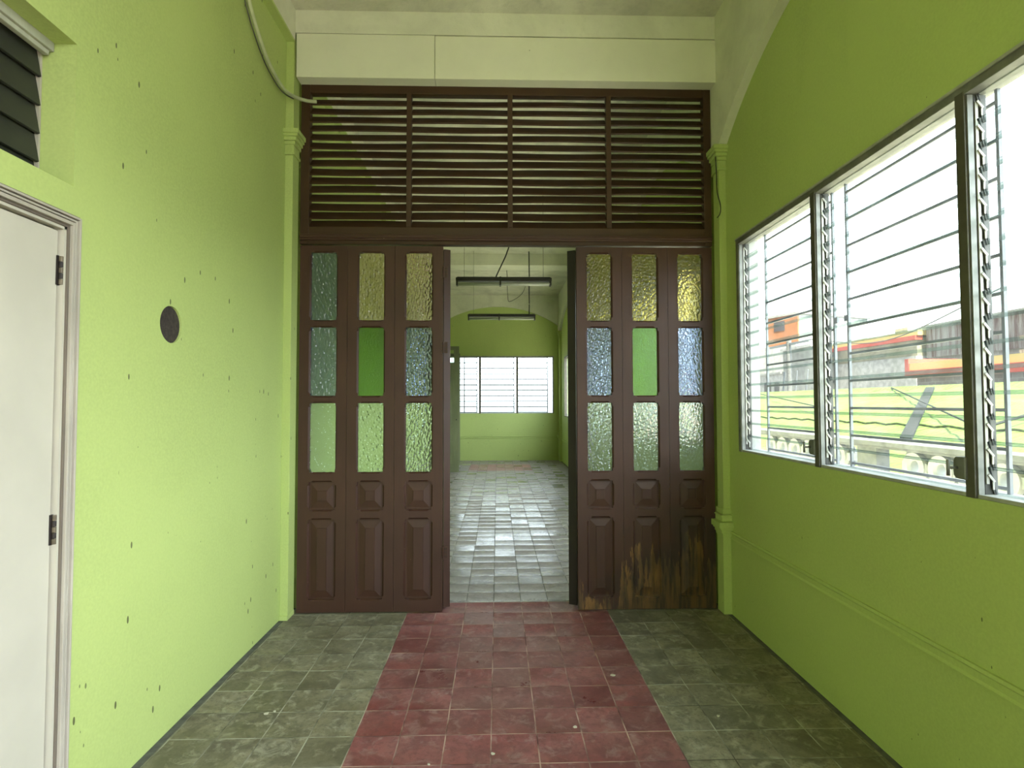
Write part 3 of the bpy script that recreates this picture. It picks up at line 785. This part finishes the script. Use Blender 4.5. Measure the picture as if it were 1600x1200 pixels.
# grilles outside
def grille(loc, rz, wid, hgt, verts, z0, step, label, panels, r=.006):
    root = empty('window_grille', loc, rz); tag(root, label, 'grille', 'window grilles', 'thing')
    for v in verts:
        m = MB(); m.box((v - r, -r, -.03), (v + r, r, hgt + .01)); m.build('upright', M['grille'], root)
    n = int((hgt - z0) / step) + 1
    for a, b in panels:
        for k in range(n):
            z = z0 + step * k
            if z > hgt: continue
            m = MB(); m.box((a, -.004, z - r), (b, .004, z + r)); m.build('crossbar', M['grille'], root)
    return root
gr = grille((RW + .132, 3.70, WZ0), R90, 2.39, WZ1 - WZ0, [.143, .870, .985, 1.833, 1.950], .028, .1355, 'grey steel bar grille outside the near louvre window', [(.143, .870), (.985, 1.833), (1.950, 2.39)])
for x in (.876, .979):
    s_ = 1 if x < .9 else -1
    m = MB(); m.box((x, -.008, .735), (x + s_ * .022 + .003, .004, .765)); m.build('latch_plate', M['grille'], gr)
g2 = grille((-1.40, FY + .13, 1.2), 0, 2.855, 1.48, [.55, .87, 1.83, 2.70], .03, .142, 'thin grey steel grille outside the far end wall window', [(.0, .87), (.98, 1.83), (1.93, 2.70)], .011)

# ------------------------------------------------------------------ white door with casing, high louvres (left wall)
d1 = empty('door_1', (LW, 0, 0)); tag(d1, 'off white flush door with a weathered moulded frame in the left green wall', 'door', kind='structure')
m = MB(); m.box((-.052, 1.035, .01), (-.012, DY - .004, DZ - .004)); m.build('door_slab', M['white_door'], d1, bevel=.002)
m = MB()
steps = ((.012, .021, .010, 1), (.021, .033, .020, 0), (.033, .037, .008, 1), (.037, .044, .018, 0), (.044, .047, .008, 1), (.047, .055, .024, 0), (.055, .062, .012, 1))  # lower steps take the darker brown, raised ones the casing colour
for a, b, p, k in steps:
    m.box((0, DY + a, 0), (p, DY + b, DZ + b), k); m.box((0, 1.03 - b, 0), (p, 1.03 - a, DZ + b), k); m.box((0, 1.03 - a, DZ + a), (p, DY + a, DZ + b), k)
m.build('casing', [M['casing'], M['casing_dark']], d1, bevel=.0015)
m = MB(); m.box((-.2, DY + .003, 0), (.004, DY + .014, DZ + .014)); m.box((-.2, 1.016, DZ + .003), (.004, DY + .014, DZ + .014)); m.box((-.2, 1.018, 0), (.004, 1.032, DZ + .014))
m.build('jamb', M['white_door'], d1)
for zc in (1.916, 1.045):
    m = MB(); yc = DY + .002
    m.box((-.014, yc - .012, zc - .05), (-.008, yc + .012, zc + .05), 1)
    for k in range(5): m.tube([(-.004, yc, zc - .048 + .0196 * k), (-.004, yc, zc - .048 + .0196 * k + .018)], .0075, 10, k % 2)
    m.build('hinge', [M['brass'], M['brown_dark']], d1)

lw = empty('window_7', (LW, 0, 0)); tag(lw, 'high dark wooden louvre window recessed in the left green wall', 'window', kind='structure')
for k, zc in enumerate((2.69, 2.588, 2.489, 2.390, 2.291)):
    A = Matrix.Translation((-.125, 0, zc - .035)) @ Matrix.Rotation(math.radians(-11), 4, 'Y')
    m = MB(); m.box((-.006, .955, -.056), (.006, 1.935, .056), 0, A); m.build('louvre_board', M['dark_louvre'], lw, bevel=.002)
m = MB(); m.box((-.135, .952, 2.695), (-.075, 1.944, 2.727), 0); m.box((-.105, .952, 2.678), (-.085, 1.935, 2.695), 0); m.build('top_rail', M['pale_wood'], lw, bevel=.002)
m = MB(); m.box((-.150, 1.936, 2.222), (-.115, 1.944, 2.695)); m.build('side_strip', M['casing'], lw)
m = MB(); m.box((-.19, .952, 2.225), (-.165, 1.944, 2.72)); m.build('backing', M['dark_louvre'], lw)

# ------------------------------------------------------------------ cables
m = MB(); pts = smooth_path([(-1.440, 2.95, 4.16), (-1.438, 3.05, 3.99), (-1.440, 3.178, 3.810), (-1.438, 3.293, 3.700), (-1.436, 3.463, 3.607), (-1.425, 3.66, 3.566), (-1.405, 3.80, 3.585), (-1.36, 3.90, 3.612), (-1.325, 3.930, 3.622), (-1.298, 3.948, 3.630)])
m.tube(pts, .012, 12); cb = m.build('conduit', M['cable'], smooth=True)
tag(cb, 'pale painted conduit sagging across the left green wall into the louvres', 'conduit')
m = MB(); m.tube([(p[0] - .016, p[1] - .012, p[2] - .014) for p in pts[:-22]], .004, 8); m.build('thin_cable', M['wire'], cb, smooth=True)
m = MB(); m.tube(smooth_path([(1.548, 3.842, 3.24), (1.553, 3.838, 3.10), (1.556, 3.838, 2.96), (1.575, 3.83, 2.86), (1.572, 3.83, 2.80), (1.555, 3.842, 2.77)]), .0035, 8)
tag(m.build('loose_wire', M['black'], smooth=True), 'thin black wire looping beside the capital of the dark green pilaster', 'wire')

# ------------------------------------------------------------------ far room lamps
def batten(loc, label):
    root = empty('fluorescent_batten', loc); tag(root, label, 'lamp', 'hanging fluorescent battens', 'thing')
    m = MB(); m.box((-.615, -.045, .045), (.615, .045, .088)); m.box((-.60, -.03, .088), (.60, .03, .10)); m.build('channel', M['fixture'], root, bevel=.004)
    for yy in (-.03, .03):
        m = MB(); m.tube([(-.59, yy, .012), (.59, yy, .012)], .016, 14); m.build('tube', M['tube'], root, smooth=True)
    for xx in (-.60, .60):
        m = MB(); m.box((xx - .012, -.045, -.012), (xx + .012, .045, .05)); m.build('lamp_holder', M['fixture'], root, bevel=.003)
    m = MB(); m.box((-.045 - .012, -.05, -.012), (-.045 + .012, .05, .10)); m.build('centre_bracket', M['fixture'], root, bevel=.003)
    for xx in (-.51, .51):
        m = MB(); m.tube([(xx, 0, .098), (xx * .995, 0, CZ - loc[2])], .0025, 6); m.build('suspension_wire', M['wire'], root)
    return root
b1 = batten((.085, 7.1, 2.985), 'unlit dark fluorescent batten hanging in the far room, the nearer one')
m = MB(); m.tube(smooth_path([(-.10, 0, .10), (-.09, 0, .13), (-.03, 0, .26), (.04, 0, .42), (.075, 0, .60), (.08, 0, 1.25)]), .008, 8); m.build('supply_cable', M['black'], b1, smooth=True)
b2 = batten((.08, 10.05, 2.985), 'unlit grey fluorescent batten hanging before the far arch, the farther one')
m = MB(); m.tube(smooth_path([(.50, 0, .10), (.505, .01, .3), (.50, 0, .55), (.505, 0, .75), (.50, 0, 1.25)]), .010, 8); m.build('supply_cable', M['black'], b2, smooth=True)
rs = empty('ceiling_rosette', (.18, 10.9, CZ)); tag(rs, 'small dark junction rosette with loose wires on the far ceiling', 'junction box')
m = MB(); m.prism([(.05 * math.cos(k * math.pi / 10), .05 * math.sin(k * math.pi / 10)) for k in range(20)], 'z', -.04, 0); m.build('box', M['fixture'], rs)
m = MB(); m.tube(smooth_path([(0, 0, -.02), (-.25, 0, -.07), (-.6, 0, -.05), (-1.0, 0, -.01)]), .006, 6); m.tube(smooth_path([(0, 0, -.03), (.01, -.3, -.35), (.02, -.45, -.75), (.06, -.5, -.86), (.28, -.5, -.72), (.38, -.5, -.5)]), .006, 6)
m.build('wire', M['wire'], rs, smooth=True)

# ------------------------------------------------------------------ grey-green panelled doors at the left of the far room
def panel_door(x0, x1, y, zt, label):
    root = empty('panelled_door', (x0, y, 0)); w_ = x1 - x0; tag(root, label, 'door', 'panelled doors of the far room', 'thing')
    m = wall_grid(0, w_, .02, zt, [(.12, w_ - .11, zt - .36, zt - .08), (.12, w_ - .11, .93, zt - .46), (.12, w_ - .11, .66, .86), (.12, w_ - .11, .14, .58)], 0, .04, 'y')
    m.build('frame', M['greydoor'], root, bevel=.004)
    for c, d in ((.93, zt - .46), (.66, .86), (.14, .58)):
        m = MB(); m.box((.10, .012, c - .01), (w_ - .10, .028, d + .01)); m.box((.17, .004, c + .05), (w_ - .16, .012, d - .05)); m.build('panel', M['greydoor'], root, bevel=.003)
    m = MB(); m.box((.11, .017, zt - .37), (w_ - .10, .023, zt - .07)); m.build('glass_pane', M['pane_clear'], root)
    m = MB(); m.tube([(w_ - .05, 0, 1.12), (w_ - .05, -.05, 1.12)], .012, 10); m.build('knob', M['black'], root)
    return root
panel_door(LW + .02, -.805, 11.70, 2.665, 'grey green panelled door standing open into the far room, the nearer leaf')
panel_door(LW + .02, -.900, 13.42, 2.665, 'grey green panelled door seen as a thin strip next to the far louvre window')
m = MB(); m.box((LW - .2, 11.93, 0), (LW + .02, 12.0, 2.74)); m.box((LW - .2, 13.30, 0), (LW + .02, 13.37, 2.74)); m.box((LW - .2, 11.93, 2.66), (LW + .02, 13.37, 2.74))
tag(m.build('door_2', M['greydoor']), 'grey green door frame in the left wall of the far room', 'door frame', kind='structure')
m = wall_grid(-3.1, .85, -.1, 3.45, [], LW - 1.6, LW - 1.5, 'x'); m.box((LW - 1.5, -3.1, 3.4), (LW - .2, .85, 3.45)); m.box((LW - 1.5, -3.1, -.1), (LW - .2, .85, -.05)); m.box((LW - 1.5, -3.15, -.1), (LW - .2, -3.1, 3.45)); m.box((LW - 1.5, .8, -.1), (LW - .2, .85, 3.45))
tag(m.build('wall_bounce_absorber', M['dark_louvre']), 'unseen dark box added behind the viewer to cut bounced light', 'wall', kind='structure')  # dark box added out of view, keeps bounced light off the right wall
m = MB(); m.box((LW - 1.0, 11.0, 0), (LW - .95, 14.3, 3)); m.box((LW - 1.0, 11.0, 3), (LW - .2, 14.3, 3.05)); m.box((LW - 1.0, 10.95, 0), (LW - .2, 11, 3.0)); m.box((LW - 1.0, 14.25, 0), (LW - .2, 14.3, 3.0)); m.box((LW - 1.0, 11.0, -.05), (LW - .2, 14.3, 0))
tag(m.build('wall_lobby', M['green']), 'green lobby wall behind the far room side doors', 'wall', kind='structure')

# ------------------------------------------------------------------ outside
t = NT('green_sheet_roof'); p = t.pos(); s_ = t.n('ShaderNodeSeparateXYZ'); t.l(p, s_.inputs[0])
wv = t.math('SINE', t.math('MULTIPLY', s_.outputs[1], 2 * math.pi / .20))
c_ = t.mix(t.step(t.noise(p, .7, 6), .35, .7), (.100, .148, .030), (.075, .125, .020))
c_ = t.mix(t.math('MULTIPLY', t.step(t.noise(t.vmul(p, (1, .3, 1)), 3, 5), .5, .8), .5), c_, (.12, .133, .08))
t.pbsdf(c_, .7, normal=t.bump(wv, .5, .03), spec=.2)
M['roof_green'] = t.m
def rust():
    t = NT('rust_streaked_sheet'); p = t.pos()
    n = t.step(t.noise(t.vmul(p, (.01, 3.2, .25)), 1, 4, .7), .42, .6)
    c = t.mix(n, (.30, .28, .27), (.11, .055, .05)); t.pbsdf(c, .8); return t.m
def block():
    t = NT('grey_block_masonry'); p = t.pos(); r = t.n('ShaderNodeVectorRotate', rotation_type='EULER_XYZ'); 
    sx = t.n('ShaderNodeSeparateXYZ'); t.l(p, sx.inputs[0]); cx = t.n('ShaderNodeCombineXYZ'); t.l(sx.outputs[1], cx.inputs[0]); t.l(sx.outputs[2], cx.inputs[1])
    b = t.n('ShaderNodeTexBrick'); t.l(cx.outputs[0], b.inputs['Vector']); b.inputs['Scale'].default_value = 1; b.inputs['Brick Width'].default_value = .4; b.inputs['Row Height'].default_value = .2; b.inputs['Mortar Size'].default_value = .012
    b.inputs['Color1'].default_value = (.25, .225, .205, 1); b.inputs['Color2'].default_value = (.19, .17, .155, 1); b.inputs['Mortar'].default_value = (.32, .30, .28, 1)
    t.pbsdf(b.outputs['Color'], .9); return t.m
M.update(o_bluegrey=m_plain('blue_grey_render', (.13, .155, .175), .85, var=.15, scale=2), o_pink=m_plain('faded_red_render', (.26, .13, .12), .85, var=.2, scale=2), o_flash=m_plain('dark_roof_flashing', (.028, .031, .030), .9, var=.2, spec=.1), o_terrace=m_plain('pale_terrace_screed', (.84, .80, .68), .9, var=.1, scale=3), rust=rust(), block=block(), o_orange=m_plain('orange_render', (.30, .11, .035), .85, var=.15, scale=2), o_grey=m_plain('grey_render', (.30, .30, .28), .85, var=.25, scale=2),
         o_beige=m_plain('beige_render', (.33, .30, .21), .85, var=.25, scale=2), o_white=m_plain('stained_white_render', (.40, .39, .375), .85, var=.3, scale=3), o_red=m_plain('red_roof_trim', (.45, .055, .03), .7, var=.15),
         o_yellow=m_plain('cream_yellow_band', (.56, .44, .16), .8, var=.1), o_dark=m_plain('dark_window_hole', (.06, .05, .055), .6), concrete=m_plain('weathered_concrete', (.14, .14, .135), .9, var=.35, scale=8, bump=.2), o_ring=m_plain('white_painted_block', (.34, .34, .33), .85, var=.2, scale=9),
         o_street=m_plain('street_ground', (.22, .22, .2), .9, var=.2, scale=1))
m = MB(); m.box((RW + .14, -30, -4.2), (90, 90, -4)); m.box((-40, FY + .3, -4.2), (RW + .14, 90, -4)); m.box((-40, -60, -4.2), (RW + .2, BY - 3, -4))
tag(m.build('ground', M['o_street']), 'grey street ground far below the windows', 'ground', kind='structure')
m = MB(); m.box((RW + .14, -9, -.35), (4.7, 14.1, -.05))
tag(m.build('terrace_floor', M['o_terrace']), 'concrete terrace slab outside the windows', 'terrace', kind='structure')
nb_ = empty('neighbour_building', (0, 0, 0)); tag(nb_, 'plain blue grey neighbouring building with a red base beside the far room windows', 'building', kind='thing')
m = MB(); m.box((4.80, 14.3, 1.45), (5.9, 34, 7.5)); m.build('upper_wall', M['o_bluegrey'], nb_)
m = MB(); m.box((4.78, 14.28, -4), (5.9, 34, 1.45)); m.build('base_wall', M['o_pink'], nb_)
m = MB(); m.box((4.7, 14.2, 7.5), (5.95, 34, 7.65)); m.build('roof_slab', M['o_grey'], nb_)
# parapet with ring blocks
pr = empty('terrace_parapet', (4.5, 0, 0)); tag(pr, 'weathered concrete terrace parapet pierced by round blocks outside the window', 'parapet', kind='thing')
m = MB(); m.box((-.06, -9, .955), (.22, 14.1, 1.01)); m.box((-.03, -9, .925), (.19, 14.1, .955)); m.build('coping', M['concrete'], pr, bevel=.006)
m = MB(); m.box((.03, -9, -.05), (.14, 14.1, .60)); m.build('lower_wall', M['concrete'], pr)
m = MB()
for y0, y1 in ((6.50, 6.85), (2.2, 2.5), (11.3, 11.6)): m.box((0, y0, .60), (.16, y1, .925))
m.build('pier', M['concrete'], pr)
def ring_block(yc):
    m = MB(); n = 32; ro, ri, zc = .155, .070, .765; P = []
    for k in range(n):
        a = 2 * math.pi * k / n; c, s_ = math.cos(a), math.sin(a)
        P.append(((yc + ro * c, zc + ro * s_), (yc + ri * c * 1.25, zc + ri * s_ * 1.25), (yc + ri * c, zc + ri * s_)))
    for k in range(n):
        (o1, i1, j1), (o2, i2, j2) = P[k], P[(k + 1) % n]
        for x, xm in ((.0, .03), (.17, .14)):
            m.add([(x, *o1), (x, *o2), (x, *i2), (x, *i1)], [(0, 1, 2, 3)]); m.add([(x, *i1), (x, *i2), (xm, *j2), (xm, *j1)], [(0, 1, 2, 3)])
        m.add([(0, *o1), (0, *o2), (.17, *o2), (.17, *o1)], [(0, 1, 2, 3)]); m.add([(.03, *j1), (.03, *j2), (.14, *j2), (.14, *j1)], [(0, 1, 2, 3)])
    m.box((.02, yc - .185, zc - .05), (.15, yc - .14, zc + .05)); m.box((.02, yc + .14, zc - .05), (.15, yc + .185, zc + .05))
    for k in range(n):                                     # recessed web behind the ring
        a1, a2 = 2 * math.pi * k / n, 2 * math.pi * (k + 1) / n
        def sqp(a): q = 1 / max(abs(math.cos(a)) / .18, abs(math.sin(a)) / .165); return (yc + q * math.cos(a), zc - .002 + q * math.sin(a))
        def cip(a): return (yc + .15 * math.cos(a), zc + .15 * math.sin(a))
        for x in (.06, .11): m.add([(x, *sqp(a1)), (x, *sqp(a2)), (x, *cip(a2)), (x, *cip(a1))], [(0, 1, 2, 3)], 1)
    m.build('ring_block', [M['o_ring'], M['concrete']], pr)
for yc in (5.925 - .36 * k for k in range(10)): ring_block(yc)
for yc in (7.25, 7.61, 7.97, 8.33, 8.69, 9.05): ring_block(yc)
# green roofed shed
sh = empty('green_roofed_shed', (0, 0, 0)); tag(sh, 'long shed with a pale green corrugated sheet roof beyond the terrace', 'shed', kind='thing')
zr = lambda x: 1.9 + .26 * (x - 14)
m = MB()
for xa, xb, o in ((6.0, 10.2, 0), (10.1, 14.0, .05)):
    n = 240; y0, y1 = -6.0, 42.0
    ys = [y0 + (y1 - y0) * i / n for i in range(n + 1)]; vs = []; fs = []
    for y in ys:
        w_ = .02 * math.sin(y * 2 * math.pi / .8)
        vs += [(xa, y, zr(xa) + o + w_), (xb, y, zr(xb) + o + w_)]
    for i in range(n): fs.append((2 * i, 2 * i + 1, 2 * i + 3, 2 * i + 2))
    k = len(vs); vs += [(x, y, z - .03) for x, y, z in vs]; fs += [tuple(k + j for j in f[::-1]) for f in fs]
    for i in range(n):
        fs.append((2 * i, 2 * i + 2, k + 2 * i + 2, k + 2 * i)); fs.append((2 * i + 1, k + 2 * i + 1, k + 2 * i + 3, 2 * i + 3))
    m.add(vs, fs)
m.build('roof_sheets', M['roof_green'], sh)
m = MB(); m.prism([(13.7, zr(13.7) + .04), (14.0, zr(14) + .12), (14.3, zr(13.7) + .04), (14.0, zr(14) + .07)], 'y', -6, 42); m.build('ridge_cap', M['roof_green'], sh)
m = MB(); m.box((6.5, -5.8, -4), (13.8, 41.8, -.35)); m.prism([(6.5, -.35), (13.8, -.35), (13.8, zr(13.8) - .06), (6.5, zr(6.5) - .06)], 'y', -5.8, 41.8); m.build('wall', M['o_grey'], sh)
m = MB(); m.prism([(8.9, zr(8.9) + .07), (13.55, zr(13.55) + .11), (13.55, zr(13.55) + .16), (8.9, zr(8.9) + .13)], 'y', -.18, .18)
o = m.build('roof_flashing', M['o_flash'], sh); o.matrix_local = Matrix.Translation((0, 0, 0))
for v in o.data.vertices: v.co.y += 11.9 + (v.co.x - 8.9) * 1.10
m = MB(); m.tube([(13.9, 19.2, 1.98), (9.2, 10.5, 1.02)], .02, 6); m.tube([(13.9, 30, 2.05), (10.4, 17.5, 1.3)], .02, 6); m.tube([(9.4, 10.6, .95), (12.0, 11.0, 1.55)], .03, 6)
m.build('roof_wire', M['o_flash'], sh)

def house(name, label, **kw):
    r = empty(name, (0, 0, 0)); tag(r, label, 'building', kind='thing'); return r
def part(root, name, mat, *boxes, bevel=0):
    m = MB()
    for a, b in boxes: m.box(a, b)
    return m.build(name, M[mat], root, bevel=bevel)
h = house('rooftop_house', 'orange and grey box shaped rooftop house seen far through the louvres')
def far(pts): return [(x * 1.2, y * 1.2) for x, y in pts]
m = MB(); m.prism(far([(24.9, 50.3), (26.0, 47.1), (34.0, 49.9), (32.9, 53.1)]), 'z', 7.57, 10.69); m.build('wall', M['o_grey'], h)
m = MB(); m.prism(far([(24.87, 50.3), (25.97, 47.09), (26.1, 47.12), (25.0, 50.33)]), 'z', 7.59, 10.69); m.build('orange_front', M['o_orange'], h)['label'] = 'orange painted front'
m = MB(); m.prism(far([(24.7, 50.5), (26.0, 46.9), (34.2, 49.8), (33.1, 53.2)]), 'z', 10.69, 10.93); m.build('roof_slab', M['o_grey'], h)
m = MB(); m.prism(far([(25.10, 49.5), (25.48, 48.4), (25.55, 48.42), (25.17, 49.52)]), 'z', 9.17, 10.2); m.build('window', M['o_dark'], h)
m = MB(); m.prism(far([(24.0, 53.5), (25.6, 46.8), (35, 49), (33, 55)]), 'z', -4, 7.57); m.build('lower_storey', M['o_white'], h)
h = house('grey_house', 'plain grey house with a flat roof below the orange box house')
part(h, 'wall', 'o_grey', ((24, 41.5, -4), (25.4, 45.9, 5.75))); part(h, 'roof_slab', 'o_white', ((23.8, 41.4, 5.75), (25.5, 45.95, 5.95)))
part(h, 'window', 'o_dark', ((23.97, 43.2, 2.0), (24.02, 44.5, 2.45)))
h = house('low_white_house', 'low pale white house farthest along the street beyond the green roof')
part(h, 'wall', 'o_white', ((24, 46, -4), (27, 55.6, 3.9))); part(h, 'roof_slab', 'o_grey', ((23.8, 46, 3.9), (27.2, 55.8, 4.05)))
part(h, 'window', 'o_dark', ((23.97, 46.6, 2.2), (24.02, 47.4, 3.2)), ((23.97, 48, 2.2), (24.02, 49.2, 3.2)))
h = house('beige_building', 'streaky beige building with a red trimmed roof edge and whitewashed lower wall')
part(h, 'wall', 'o_beige', ((26, 33.6, 4.35), (34, 45.5, 5.5)))
part(h, 'lower_wall', 'o_white', ((25.9, 33.6, -4), (34, 45.5, 4.35)))
part(h, 'roof_trim', 'o_red', ((25.8, 33.5, 5.35), (26.3, 45.6, 5.62))); part(h, 'roof_band', 'o_yellow', ((25.9, 33.4, 5.62), (34, 45.7, 5.95)))
part(h, 'roof_tank', 'o_grey', ((28, 37.0, 5.95), (29, 38.2, 6.6)), ((28, 34.4, 5.95), (29.5, 36.4, 6.35)))
h = house('rusty_sheet_building', 'building clad in rust streaked sheets above a stone wall')
part(h, 'sheet_wall', 'rust', ((26.4, 24.8, 4.2), (34, 33.35, 6.05))); part(h, 'roof_edge', 'o_grey', ((26.2, 24.7, 6.05), (34, 33.5, 6.18)))
part(h, 'lower_wall', 'block', ((26.5, 24.8, -4), (34, 33.35, 4.2)))
for y in (31.6, 32.5): part(h, 'window', 'o_dark', ((26.45, y, 2.9), (26.52, y + .45, 4.0)))
h = house('red_and_yellow_shop', 'long low wall with a red and yellow painted band beyond the green roof')
part(h, 'wall', 'block', ((20, 8, -4), (23.4, 25.9, 2.64))); part(h, 'yellow_band', 'o_yellow', ((19.8, 8, 2.98), (23.5, 26.1, 3.32))); part(h, 'red_band', 'o_red', ((19.7, 8, 2.62), (23.5, 26.15, 2.98)), ((19.75, 26.1, 2.7), (23.5, 26.35, 3.55)))
part(h, 'eave_gutter', 'grille', ((19.4, 8, 1.93), (20, 21.5, 2.08)))
h = house('roof_shed', 'small brown block shed on the roof behind the red and yellow band')
part(h, 'wall', 'block', ((24, 21.6, -4), (26, 23.6, 4.35))); part(h, 'roof_sheet', 'rust', ((23.8, 22.6, 4.35), (26, 24.6, 4.5)), ((23.8, 23.6, 3.7), (26, 24.6, 3.85)))
up = empty('utility_pole', (17.2, 32.2, -4)); tag(up, 'street utility pole with crossarms and wires in front of the pale houses', 'pole')
m = MB(); m.tube([(0, 0, 0), (0, 0, 9.2)], .14, 10); m.build('pole', M['concrete'], up)
for z, n_ in ((8.9, 'crossarm'), (5.9, 'crossarm')):
    m = MB(); m.box((-.06, -2.2, z - .06), (.06, 2.2, z + .06)); m.build(n_, M['grille'], up)
for y in (-1.7, -.6, .8):
    m = MB(); m.tube([(0, y, 5.95), (0, y - .25, 7.3)], .05, 8); m.build('insulator', M['grille'], up)
m = MB(); m.tube(smooth_path([(0, -2.2, 8.95), (0, -8, 8.2), (0, -14, 9.4)]), .025, 6); m.tube([(0, 2.2, 5.9), (.5, -4.5, 5.5)], .03, 6); m.build('wire', M['wire'], up)

# small paint chips on the tiles
for i, (x, y) in enumerate(((-1.06, 2.72), (-1.09, 2.70), (1.03, 2.62), (.35, 2.55), (-.02, 2.37), (.18, 2.25), (-.28, 2.31), (.62, 3.02))):
    m = MB(); r = .006 + .006 * random.random(); k = 6
    m.prism([(x + r * (.6 + .7 * random.random()) * math.cos(2 * math.pi * j / k), y + r * (.6 + .7 * random.random()) * math.sin(2 * math.pi * j / k)) for j in range(k)], 'z', .0, .003)
    tag(m.build('paint_chip', M['white_door']), 'tiny white paint chip lying on the near tiles', 'paint chip', 'paint chips on the floor')
